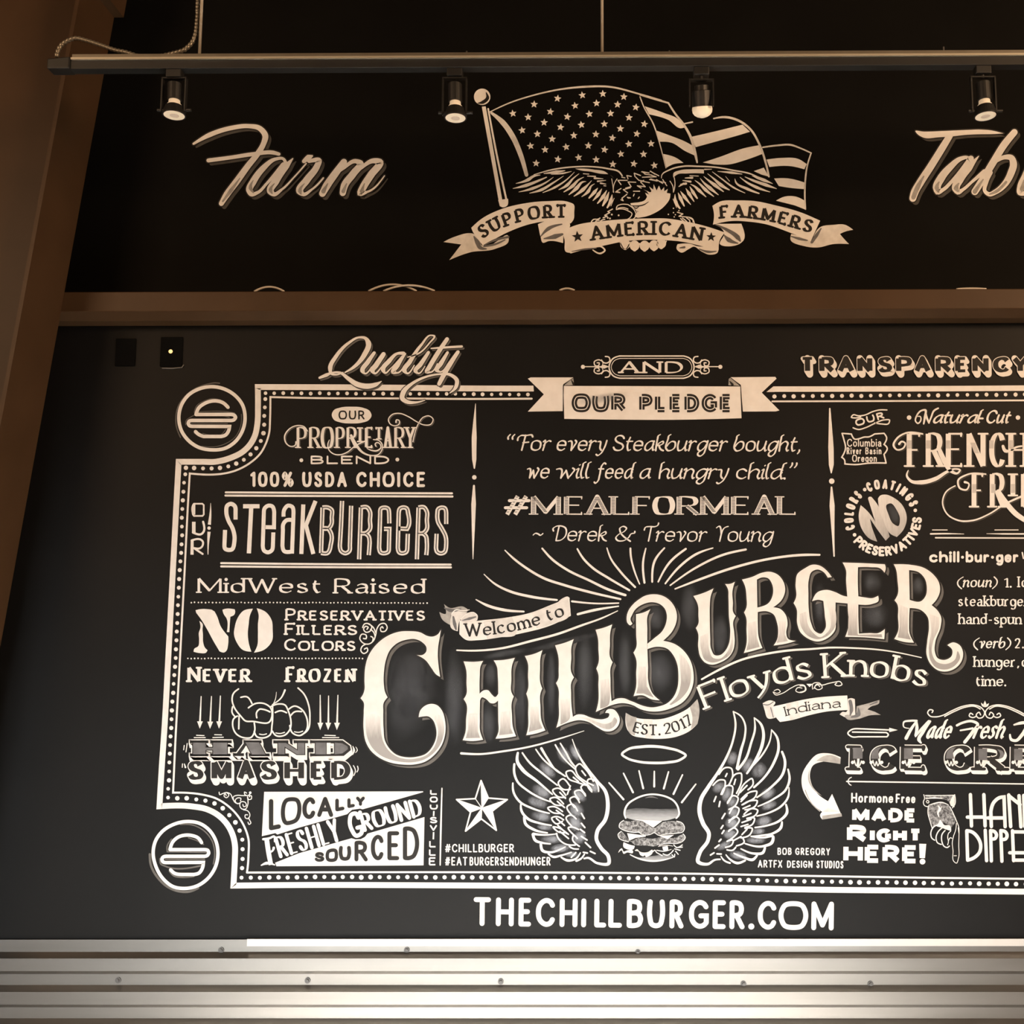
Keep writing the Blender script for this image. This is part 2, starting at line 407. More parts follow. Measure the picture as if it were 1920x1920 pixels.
# black cover plates on the wall
def plate(px, py, w, h, label, screw):
    c = at(px, py); k = .0022
    b = MB(); b.box((c.x - w*k/2, -.007, c.z - h*k/2), (c.x + w*k/2, -.0003, c.z + h*k/2))
    o = b.build('cover_plate', PLATE, bevel=.002); tag(o, label, 'cover plate', 'black cover plates')
    if screw:
        b = MB(); b.tube([(c.x - .001, -.0068, c.z), (c.x - .001, -.0095, c.z)], .0085, 12); b.build('screw', BRASS, o)
        q0, q1 = at(304, 690.5, -.003), at(341, 689, -.003)
        b = MB(); b.tube([(q0.x, -.004, q0.z), ((q0.x+q1.x)/2, -.004, q0.z - .001), (q1.x, -.004, q1.z), (q1.x + .008, -.004, q1.z + .012)], .0028, 6)
        b.build('caulk_bead', M['grey'], o)
plate(322, 660, 42, 58, 'black cover plate with a bright brass screw, left of the word Quality', True)
plate(236, 661, 38, 54, 'blank black cover plate nearest the brown column', False)

# ================================================================== the mural: brushwork laid on the wall plane
# Strokes and shapes are surveyed on the photo (region frames) and put on the wall in metres.
RX = RY0 = 0.0; RS = 1.0
def R(x0, y0, w):
    global RX, RY0, RS
    RX, RY0, RS = x0, y0, 1920.0 / w
def px(x, y): return (RX + x / RS, RY0 + y / RS)

def parse(s, w=None):
    """'x,y[,w][c] ...' -> points, widths, corner flags"""
    s = s.strip(); allc = s.startswith('|'); s = s.lstrip('|')
    P, W, C = [], [], []
    for tk in s.split():
        c = tk.endswith('c'); v = tk.rstrip('c').split(',')
        P.append((float(v[0]), float(v[1]))); W.append(float(v[2]) if len(v) > 2 else None); C.append(c or allc)
    return P, W, C
def fillw(W, w):
    n = len(W)
    if isinstance(w, tuple):
        m = len(w) - 1
        for i in range(n):
            if W[i] is None:
                t = i / max(n-1, 1) * m; k = min(int(t), m-1); W[i] = w[k] + (w[k+1]-w[k])*(t-k)
        return W
    if all(x is None for x in W): return [w] * n
    idx = [i for i in range(n) if W[i] is not None]
    for i in range(n):
        if W[i] is None:
            lo = [j for j in idx if j < i]; hi = [j for j in idx if j > i]
            if lo and hi: W[i] = W[lo[-1]] + (W[hi[0]]-W[lo[-1]])*(i-lo[-1])/(hi[0]-lo[-1])
            else: W[i] = W[lo[-1]] if lo else W[hi[0]]
    return W
def smooth(P, W, C, closed=False, step=2.6):
    """non-uniform Catmull-Rom through P in photo pixels; corners stay sharp. -> [(x,y,w,corner)]"""
    n = len(P); out = []
    segs = n if closed else n - 1
    def d(a, b): return max(hypot(P[a][0]-P[b][0], P[a][1]-P[b][1]), 1e-6)
    def tang(i, toward):
        a, b = (i-1) % n, (i+1) % n
        end = (not closed) and (i == 0 or i == n-1)
        if C[i] or end: return None
        l0, l1 = d(a, i), d(i, b)
        return tuple(((P[i][k]-P[a][k])/l0*l1 + (P[b][k]-P[i][k])/l1*l0)/(l0+l1) for k in (0, 1))
    for i in range(segs):
        j = (i+1) % n; L = d(i, j)
        t0, t1 = tang(i, j), tang(j, i)
        ch = ((P[j][0]-P[i][0])/L, (P[j][1]-P[i][1])/L)
        if t0 is None and t1 is None: k = 1
        else: k = max(2, min(14, int(L/step + .99)))
        if t0 is None: t0 = ch if t1 is None else (1.5*ch[0]-.5*t1[0], 1.5*ch[1]-.5*t1[1])
        if t1 is None: t1 = ch if k == 1 else (1.5*ch[0]-.5*t0[0], 1.5*ch[1]-.5*t0[1])
        for q in range(k):
            t = q/k; h1 = 2*t**3-3*t*t+1; h2 = t**3-2*t*t+t; h3 = -2*t**3+3*t*t; h4 = t**3-t*t
            out.append((h1*P[i][0]+h2*L*t0[0]+h3*P[j][0]+h4*L*t1[0], h1*P[i][1]+h2*L*t0[1]+h3*P[j][1]+h4*L*t1[1],
                        (W[i]+(W[j]-W[i])*t) if W else 0, C[i] and q == 0))
    if not closed: out.append((P[-1][0], P[-1][1], W[-1] if W else 0, True))
    return out

class Geo:
    """2-D mesh in photo pixels with an optional t value per vertex; every piece gets its own coat height"""
    def __init__(s): s.v = []; s.f = []; s.t = []; s.c = []; s.k = 0
    def coat(s):
        s.c += [s.k % 48] * (len(s.v) - len(s.c)); s.k += 1
    def poly(s, outer, holes=(), tf=None):
        loops = [[Vector((x, y, 0)) for x, y in lp] for lp in [outer, *holes]]
        k = len(s.v)
        for lp in loops:
            for v in lp: s.v.append((v.x, v.y)); s.t.append(tf(v.x, v.y) if tf else 0.0)
        for tri in tessellate_polygon(loops): s.f.append(tuple(k+i for i in tri))
        s.coat()
    def disc(s, x, y, r, n=None):
        if r <= 0: return
        n = n or max(8, min(28, int(r*2.2)))
        k = len(s.v)
        for i in range(n): s.v.append((x+r*cos(2*pi*i/n), y+r*sin(2*pi*i/n))); s.t.append(0.0)
        s.f.append(tuple(range(k, k+n))); s.coat()
    def ribbon(s, pts, closed=False, cap='r'):
        """pts: (x,y,width). mitred where the bend is mild, round joint where it is sharp"""
        q = [pts[0]]
        for p in pts[1:]:
            if hypot(p[0]-q[-1][0], p[1]-q[-1][1]) > .02: q.append(p)
        if closed and len(q) > 2 and hypot(q[0][0]-q[-1][0], q[0][1]-q[-1][1]) < .05: q.pop()
        n = len(q)
        if n < 2: s.disc(q[0][0], q[0][1], q[0][2]/2); return
        m = n if closed else n-1
        nr = []
        for i in range(m):
            a, b = q[i], q[(i+1) % n]; l = hypot(b[0]-a[0], b[1]-a[1]); nr.append((-(b[1]-a[1])/l, (b[0]-a[0])/l))
        off = {}; joints = []
        for i in range(n):
            w = q[i][2]/2
            pi_, ni = (i-1) if (closed or i > 0) else None, i if (closed or i < n-1) else None
            if pi_ is None: off[i] = ((nr[ni],)*2, False)
            elif ni is None: off[i] = ((nr[pi_],)*2, False)
            else:
                a, b = nr[pi_ % m], nr[ni % m]; dt = a[0]*b[0]+a[1]*b[1]
                if dt > -.15:
                    k = 1/(1+dt); mm = ((a[0]+b[0])*k, (a[1]+b[1])*k); off[i] = ((mm, mm), False)
                else: off[i] = ((a, b), True); joints.append((q[i][0], q[i][1], w))
        for i in range(m):
            j = (i+1) % n; a, b = q[i], q[j]; na, nb = off[i][0][1], off[j][0][0]
            k = len(s.v)
            s.v += [(a[0]+na[0]*a[2]/2, a[1]+na[1]*a[2]/2), (a[0]-na[0]*a[2]/2, a[1]-na[1]*a[2]/2),
                    (b[0]-nb[0]*b[2]/2, b[1]-nb[1]*b[2]/2), (b[0]+nb[0]*b[2]/2, b[1]+nb[1]*b[2]/2)]
            s.t += [0.0]*4; s.f.append((k, k+1, k+2, k+3))
            if off[j][1]: s.coat()
        s.coat()
        for jt in joints: s.disc(*jt)
        if cap == 'r' and not closed:
            for e in (0, n-1): s.disc(q[e][0], q[e][1], q[e][2]/2)

PARTS = dict(drop_shadow=('grey', 1), dark_outline=('black', 2), shading=('shade', 4), lettering=('black', 5), inline=('black', 5),
             face=('black', 4), grey_face=('slate', 5), fold=('mid', 3), chalk_dust=('dust', 1), echo_line=('grey', 1), highlight=('white', 6),
             dots=('white', 3), inner_line=('white', 3), shadow_side=('mid', 4))
LIFT = [0]
class Thing:
    """one painted motif: its own mesh plus one child mesh per part"""
    def __init__(s, name, label, cat, mat='white', group=None, lift=0, layer=3, split=''):
        s.name, s.label, s.cat, s.group = name, label, cat, group
        s.prims = {}; s.mats = {'': (mat, layer)}; s.lift = lift; s.split = split; s.n = 0; s.mat0 = (mat, layer)
    def P_(s, part, mat=None, layer=None):
        if part not in s.prims: s.prims[part] = []
        if part and part not in s.mats:
            d = PARTS.get(part, ('white', 3)); s.mats[part] = (mat or d[0], layer or d[1])
        elif mat and part: s.mats[part] = (mat, layer or s.mats[part][1])
        return s.prims[part]
    # strokes: widths in region units
    def S(s, txt, w=None, part='', closed=False, cap='r', mat=None, layer=None):
        for one in txt.split('/'):
            P, W, C = parse(one); W = fillw(W, w)
            pts = smooth([px(*p) for p in P], [x/RS for x in W], C, closed)
            s.P_(part, mat, layer).append(('S', [(a, b, c) for a, b, c, _ in pts], closed, cap))
        return s
    def F(s, txt, part='', holes=(), mat=None, layer=None, t=None):
        def lp(x):
            P, W, C = parse(x); return [(a, b) for a, b, _, _ in smooth([px(*p) for p in P], None, C, True)]
        tf = None
        if t:
            (xa, ya), (xb, yb) = px(t[0], t[1]), px(t[2], t[3]); dx, dy = xb-xa, yb-ya; L2 = dx*dx+dy*dy
            tf = lambda x, y: ((x-xa)*dx+(y-ya)*dy)/L2
        s.P_(part, mat, layer).append(('P', lp(txt), [lp(h) for h in holes], tf))
        return s
    def D(s, txt, r, part='', mat=None, layer=None):
        for tk in txt.split():
            v = [float(a) for a in tk.split(',')]; x, y = px(v[0], v[1])
            s.P_(part, mat, layer).append(('D', x, y, (v[2] if len(v) > 2 else r)/RS))
        return s
    def E(s, cx, cy, rx, ry, rot=0, part='chalk_dust', mat=None, layer=None):
        x, y = px(cx, cy); s.P_(part, mat, layer).append(('E', x, y, rx/RS, ry/RS, radians(rot))); return s
    def dotrow(s, txt, r, gap, part='dots', jit=.5):
        P, W, C = parse(txt); pts = smooth([px(*p) for p in P], None, C)
        L = [0]
        for a, b in zip(pts, pts[1:]): L.append(L[-1]+hypot(b[0]-a[0], b[1]-a[1]))
        n = max(1, round(L[-1]/(gap/RS)))
        i = 0
        for k in range(n+1):
            d = L[-1]*k/n
            while i < len(L)-2 and L[i+1] < d: i += 1
            f = (d-L[i])/max(L[i+1]-L[i], 1e-6)
            s.P_(part).append(('D', pts[i][0]+(pts[i+1][0]-pts[i][0])*f+random.uniform(-jit, jit), pts[i][1]+(pts[i+1][1]-pts[i][1])*f+random.uniform(-jit, jit), r/RS*random.uniform(.9, 1.1)))
        return s
    def _copy(s, src, dst, dx, dy, grow=0, mat=None, layer=None, outline=False):
        out = s.P_(dst, mat, layer)
        for p in list(s.prims.get(src, [])):
            if p[0] == 'S': out.append(('S', [(a+dx, b+dy, w+2*grow) for a, b, w in p[1]], p[2], p[3]))
            elif p[0] == 'D': out.append(('D', p[1]+dx, p[2]+dy, p[3]+grow))
            elif p[0] == 'P':
                lo = [[(a+dx, b+dy) for a, b in l] for l in [p[1], *p[2]]]
                if not outline: out.append(('P', lo[0], lo[1:], None))
                if grow:
                    for l in lo: out.append(('S', [(a, b, 2*grow) for a, b in l], True, 'r'))
    def shadow(s, dx, dy, gap, src='', mat=None):
        """grey drop shadow in photo px, kept off the letters by a dark gap"""
        for k in [k for k in s.prims if k == src or (src == '' and k.split('#')[0] in ('letter', 'word'))]:
            s._copy(k, 'drop_shadow', dx, dy, 0, mat); s._copy(k, 'dark_outline', 0, 0, gap)
        return s
    def auto(s, kind):
        s.n += 1; k = '%s#%d' % (kind, s.n); s.P_(k, *s.mat0); return k
    def block(s, dx, dy, src, n=5):
        base = list(s.prims.get(src, []))
        for k in range(1, n+1):
            tmp = Thing('', '', ''); tmp.prims = {'': base}; tmp._copy('', 'o', dx*k/n, dy*k/n)
            s.P_(src).extend(tmp.prims['o'])
        return s
    def geo_of(s, part):
        g = Geo()
        for p in s.prims[part]:
            if p[0] == 'S': g.ribbon(p[1], p[2], p[3])
            elif p[0] == 'D': g.disc(p[1], p[2], p[3])
            elif p[0] == 'P': g.poly(p[1], p[2], p[3])
            elif p[0] == 'E':
                _, x, y, rx, ry, a = p; k = len(g.v); n = 24
                g.v.append((x, y)); g.t.append(1.0)
                for q, tt in ((.5, .62), (.8, .2), (1, 0)):
                    for i in range(n):
                        u, v = q*rx*cos(2*pi*i/n), q*ry*sin(2*pi*i/n)
                        g.v.append((x+u*cos(a)-v*sin(a), y+u*sin(a)+v*cos(a))); g.t.append(tt)
                for i in range(n): g.f.append((k, k+1+i, k+1+(i+1) % n))
                for rr in range(2):
                    for i in range(n):
                        o = k+1+rr*n; g.f.append((o+i, o+n+i, o+n+(i+1) % n, o+(i+1) % n))
        return g
    def mesh(s, part, name, base, parent):
        g = s.geo_of(part); mat, layer = s.mats[part]
        Y = -(.0006 + .0006*(layer + s.lift)) - 4e-5*(list(s.prims).index(part) % 7)
        me = bpy.data.meshes.new(name)
        g.coat(); vs = [at(x, y, Y - 5e-6*c) - base for (x, y), c in zip(g.v, g.c)]
        # face the room: -Y
        fs = []
        for f in g.f:
            a, b, c = (g.v[i] for i in f[:3])
            # photo y runs down, so a clockwise pixel loop faces the viewer
            fs.append(f if (b[0]-a[0])*(c[1]-a[1])-(b[1]-a[1])*(c[0]-a[0]) < 0 else f[::-1])
        me.from_pydata([tuple(v) for v in vs], [], fs); me.update()
        if any(g.t):
            at_ = me.attributes.new('t', 'FLOAT', 'POINT'); at_.data.foreach_set('value', g.t)
        o = link(name, me, M[mat] if isinstance(mat, str) else mat, parent)
        if not parent: o.location = base
        return o
    def base(s):
        xs = []; ys = []
        for pr in s.prims.values():
            for p in pr:
                if p[0] in 'DE': xs.append(p[1]); ys.append(p[2])
                else:
                    for q in p[1]: xs.append(q[0]); ys.append(q[1])
        return at((min(xs)+max(xs))/2, (min(ys)+max(ys))/2, -.001)
    def done(s, labels={}):
        base = s.base()
        if s.prims.get(''): root = s.mesh('', s.name, base, None)
        else:
            root = bpy.data.objects.new(s.name, None); COL.objects.link(root); root.location = base; root.empty_display_size = .05
        tag(root, s.label, s.cat, s.group)
        for part in s.prims:
            if part and s.prims[part]:
                if '>' in part: continue
                o = s.mesh(part, part.split('#')[0], base, root)
                if part in labels: o['label'] = labels[part]
                for sub in s.prims:
                    if sub.startswith(part + '>'): s.mesh(sub, sub.split('>')[1], Vector(base), o)
        return root

# ------------------------------------------------------------------ pen alphabet (unit cap height, y up; skeleton strokes)
OV = "{0},1 {1},.93 {2},.74 {2},.26 {1},.07 {0},0 {3},.07 0,.26 0,.74 {3},.93 {0},1"
def oval(w): return OV.format(round(w*.5, 3), round(w*.87, 3), w, round(w*.13, 3))
UP = {
'A': (.72, "0,0 .36,1c .72,0/.14,.34 .58,.34"), 'B': (.56, "0,0 0,1/0,1c .27,1 .45,.94 .51,.77 .45,.59 .27,.53 0,.53c/.25,.53 .47,.47 .56,.27 .47,.06 .27,0 0,0c"),
'C': (.68, ".67,.80 .57,.94 .39,1 .18,.92 .04,.74 0,.5 .04,.26 .18,.08 .39,0 .57,.06 .67,.20"),
'D': (.66, "0,0 0,1/0,1c .25,1 .47,.93 .61,.74 .66,.5 .61,.26 .47,.07 .25,0 0,0c"),
'E': (.5, "0,0 0,1/0,1 .5,1/0,.52 .42,.52/0,0 .5,0"), 'F': (.48, "0,0 0,1/0,1 .48,1/0,.5 .40,.5"),
'G': (.72, ".68,.82 .58,.94 .39,1 .18,.92 .04,.74 0,.5 .04,.26 .18,.08 .39,0 .58,.05 .70,.16/.70,.16 .70,.44c .44,.44"),
'H': (.66, "0,0 0,1/.66,0 .66,1/0,.5 .66,.5"), 'I': (0, "0,0 0,1"), 'J': (.36, ".36,1 .36,.24 .3,.06 .16,0 0,.1"),
'K': (.6, "0,0 0,1/.58,1 0,.40/.19,.6 .6,0"), 'L': (.48, "0,1 0,0/0,0 .48,0"),
'M': (.84, "0,0 0,1/0,1 .42,.12c .84,1/.84,1 .84,0"), 'N': (.68, "0,0 0,1/0,1 .68,0/.68,0 .68,1"),
'O': (.76, oval(.76)), 'P': (.55, "0,0 0,1/0,1c .27,1 .47,.93 .55,.73 .47,.53 .27,.46 0,.46c"),
'Q': (.76, oval(.76) + "/.45,.25 .8,-.05"), 'R': (.58, "0,0 0,1/0,1c .27,1 .46,.93 .53,.74 .46,.55 .27,.48 0,.48c/.25,.48 .58,0"),
'S': (.54, ".50,.82 .42,.95 .27,1 .10,.94 .03,.76 .12,.6 .27,.51 .43,.43 .53,.25 .45,.06 .27,0 .10,.05 0,.20"),
'T': (.6, ".3,0 .3,1/0,1 .6,1"), 'U': (.64, "0,1 0,.30 .08,.08 .32,0 .56,.08 .64,.30 .64,1"), 'V': (.68, "0,1 .34,0c .68,1"),
'W': (.98, "0,1 .26,0c .49,.92c .72,0c .98,1"), 'X': (.62, "0,1 .62,0/.62,1 0,0"), 'Y': (.62, "0,1 .31,.46c .62,1/.31,.46 .31,0"),
'Z': (.56, "0,1 .56,1c 0,0c .56,0"),
'0': (.52, oval(.52)), '1': (.2, "0,.84 .2,1c .2,0"), '2': (.5, "0,.76 .08,.94 .25,1 .44,.93 .48,.74 .4,.52 0,0c .5,0"), '7': (.5, "0,1 .5,1c .16,0"),
'%': (.78, "0,.78 .14,1 .28,.78 .14,.54 0,.78/.5,.22 .64,.46 .78,.22 .64,0 .5,.22/.64,1 .14,0"),
'#': (.74, ".12,0 .30,1/.44,0 .62,1/.02,.33 .68,.33/.08,.68 .74,.68"),
'&': (.78, ".66,0 .16,.68 .14,.88 .28,1 .42,.88 .36,.68 .1,.42 .02,.2 .14,.02 .34,.02 .56,.24 .68,.52 .80,.56 .80,.66"),
',': (.1, ".08,.06 .08,-.02 0,-.18"), '.': (0, "0,.02 0,.03"), '!': (0, "0,1 0,.32/0,.02 0,.03"), '-': (.3, "0,.36 .3,.36"), '~': (.5, "0,.3 .12,.42 .25,.38 .38,.30 .5,.42"),
'(': (.16, ".16,1.05 0,.7 0,.2 .16,-.2"), ')': (.16, "0,1.05 .16,.7 .16,.2 0,-.2"), '\u201c': (.3, ".1,1.05 0,.85 .02,.75/.34,1.05 .24,.85 .26,.75"),
'\u201d': (.3, ".08,1.05 .08,.92 0,.75/.3,1.05 .3,.92 .22,.75"), '\u00b7': (0, "0,.34 0,.35"), "'": (0, "0,1 0,.78"),
}
BOWL = ".46,.40 .38,.58 .23,.64 .06,.56 0,.32 .06,.08 .23,0 .38,.06 .46,.24"
LO = {
'a': (.42, ".04,.53 .2,.64 .36,.58 .41,.42 .41,.06 .46,0/.41,.38 .22,.36 .04,.27 .02,.12 .14,0 .30,.04 .41,.18"),
'b': (.46, "0,1 0,0/0,.38 .08,.57 .24,.64 .41,.56 .47,.32 .41,.08 .24,0 .08,.06 0,.22"), 'c': (.42, ".40,.52 .25,.64 .07,.56 0,.32 .07,.08 .25,0 .42,.12"),
'd': (.46, ".46,1 .46,0/"+BOWL), 'e': (.45, ".02,.34 .45,.34c .41,.56 .25,.64 .07,.56 0,.32 .07,.07 .26,0 .43,.12"),
'f': (.32, ".34,.94 .24,1 .12,.9 .10,.7 .10,0/-.02,.62 .28,.62"), 'g': (.46, ".46,.64 .46,-.12 .38,-.30 .22,-.34 .04,-.26/"+BOWL),
'h': (.44, "0,1 0,0/0,.38 .10,.57 .25,.64 .39,.57 .44,.40 .44,0"), 'i': (0, "0,.64 0,0/0,.94 0,.96"), 'j': (.1, ".1,.64 .1,-.2 0,-.33/.1,.88 .1,.9"),
'k': (.42, "0,1 0,0/.38,.64 0,.26/.13,.37 .42,0"), 'l': (0, "0,1 0,0"),
'm': (.74, "0,.64 0,0/0,.38 .08,.57 .20,.64 .32,.57 .37,.40 .37,0/.37,.38 .45,.57 .57,.64 .69,.57 .74,.40 .74,0"),
'n': (.44, "0,.64 0,0/0,.38 .10,.57 .25,.64 .39,.57 .44,.40 .44,0"), 'o': (.48, ".24,.64 .42,.56 .48,.32 .42,.08 .24,0 .06,.08 0,.32 .06,.56 .24,.64"),
'p': (.46, "0,.64 0,-.34/0,.38 .08,.57 .24,.64 .41,.56 .47,.32 .41,.08 .24,0 .08,.06 0,.22"),
'r': (.30, "0,.64 0,0/0,.36 .10,.56 .20,.64 .30,.60"), 's': (.36, ".33,.53 .18,.64 .04,.56 .05,.42 .18,.34 .32,.25 .35,.10 .18,0 0,.11"),
't': (.30, ".12,.86 .12,.14 .20,0 .31,.06/0,.62 .29,.62"), 'u': (.44, "0,.64 0,.22 .05,.05 .18,0 .34,.08 .44,.26/.44,.64 .44,0"),
'v': (.46, "0,.64 .23,0c .46,.64"), 'w': (.70, "0,.64 .18,0c .35,.58c .52,0c .70,.64"), 'x': (.42, "0,.64 .42,0/.42,.64 0,0"),
'y': (.46, "0,.64 .24,.02/.46,.64 .20,-.14 .02,-.34"), 'z': (.4, "0,.64 .4,.64c 0,0c .4,0"),
}
ITA = {   # cursive forms
'a': (.46, ".46,.60 .34,.64 .14,.54 .01,.28 .05,.05 .15,0 .32,.14 .46,.44/.46,.64 .44,.14 .48,.02 .54,.06"),
'f': (.34, ".42,.96 .32,1.02 .22,.9 .14,.2 .08,-.2 -.06,-.34 -.14,-.28/.02,.62 .34,.62"),
'l': (.08, ".1,1.08 .02,1.0 0,.8 0,.12 .04,0 .11,.05"), 'h': (.46, ".12,1.08 .02,1.0 0,.8 0,0/0,.34 .14,.56 .29,.64 .40,.56 .40,.10 .46,0 .52,.06"),
'b': (.46, ".12,1.08 .02,1.0 0,.8 0,.1 .1,0 .26,.02 .42,.16 .46,.38 .40,.58 .26,.62 .1,.5 0,.3"), 'd': (.48, ".60,1.06 .50,1.0 .46,.8 .44,.12 .48,0 .55,.05/.46,.58 .32,.64 .12,.54 0,.28 .05,.05 .15,0 .32,.14 .46,.44"),
'k': (.42, ".12,1.08 .02,1.0 0,.8 0,0/0,.28 .18,.55 .32,.62 .36,.52 .24,.38 .06,.34/.14,.34 .30,.06 .42,0"),
'u': (.46, "0,.64 0,.16 .06,.01 .18,.02 .36,.24 .44,.50/.44,.64 .42,.12 .46,0 .53,.06"), 'n': (.46, "-.05,.56 0,.64 0,0/0,.30 .16,.56 .30,.64 .40,.56 .40,.12 .45,0 .51,.06"),
'i': (.06, "-.05,.56 0,.62 0,.12 .04,0 .11,.06/.04,.86 .07,.90"), 'r': (.32, "-.05,.56 0,.64 0,0/0,.32 .14,.56 .26,.64 .34,.60"),
'v': (.42, "-.04,.58 .04,.62 .2,.0c .34,.30 .42,.60 .36,.66"), 'w': (.66, "-.04,.58 .04,.62 .18,0c .34,.5c .46,0c .58,.30 .64,.60 .58,.66"),
'y': (.44, "-.04,.58 .05,.60 .16,.10 .22,.02/.46,.66 .36,.10 .22,-.22 .06,-.34 -.02,-.28"),
'g': (.46, ".50,.66 .44,.10 .36,-.22 .2,-.36 .06,-.28 .06,-.14 .2,.0/.46,.58 .32,.64 .12,.54 0,.28 .05,.05 .15,0 .32,.14 .46,.44"),
'm': (.78, "-.05,.56 0,.64 0,0/0,.30 .14,.56 .26,.64 .36,.56 .36,0/.36,.30 .50,.56 .62,.64 .72,.56 .72,.12 .77,0 .84,.06"),
's': (.36, ".36,.60 .22,.66 .08,.56 .12,.42 .26,.28 .26,.10 .14,0 0,.06"), 't': (.26, ".14,.88 .08,.14 .14,0 .26,.06/-.02,.60 .30,.62"),
'F': (.54, ".30,1 .22,0/.68,.9 .64,1 .30,.98 .06,.98 -.06,.86 -.08,.66/.22,.5 .52,.54"), 'T': (.5, ".30,.98 .24,0/-.06,.74 .0,.94 .2,.98 .5,.98 .62,1.05 .66,1.22"),
'D': (.62, ".22,1 .14,0c .36,.02 .58,.22 .66,.55 .56,.88 .3,1 .04,.96 -.1,.80 -.06,.66"), 'Y': (.52, "-.02,.9 .08,1 .28,.48c .48,.96 .60,1.0/.28,.48 .24,0"),
}
def layout(txt, font, smallcap):
    x = 0; res = []; k = 0; nsp = 0
    for ch in txt:
        sc = 1.0; g = None
        if ch == ' ': nsp += 1; continue
        if smallcap and ch.islower(): sc = smallcap; g = UP[ch.upper()]
        else: g = (ITA.get(ch) if font == 'it' else None) or UP.get(ch) or LO.get(ch)
        res.append((ch, x, sc, g, len(res), nsp)); x += g[0]*sc
    return res, x, nsp
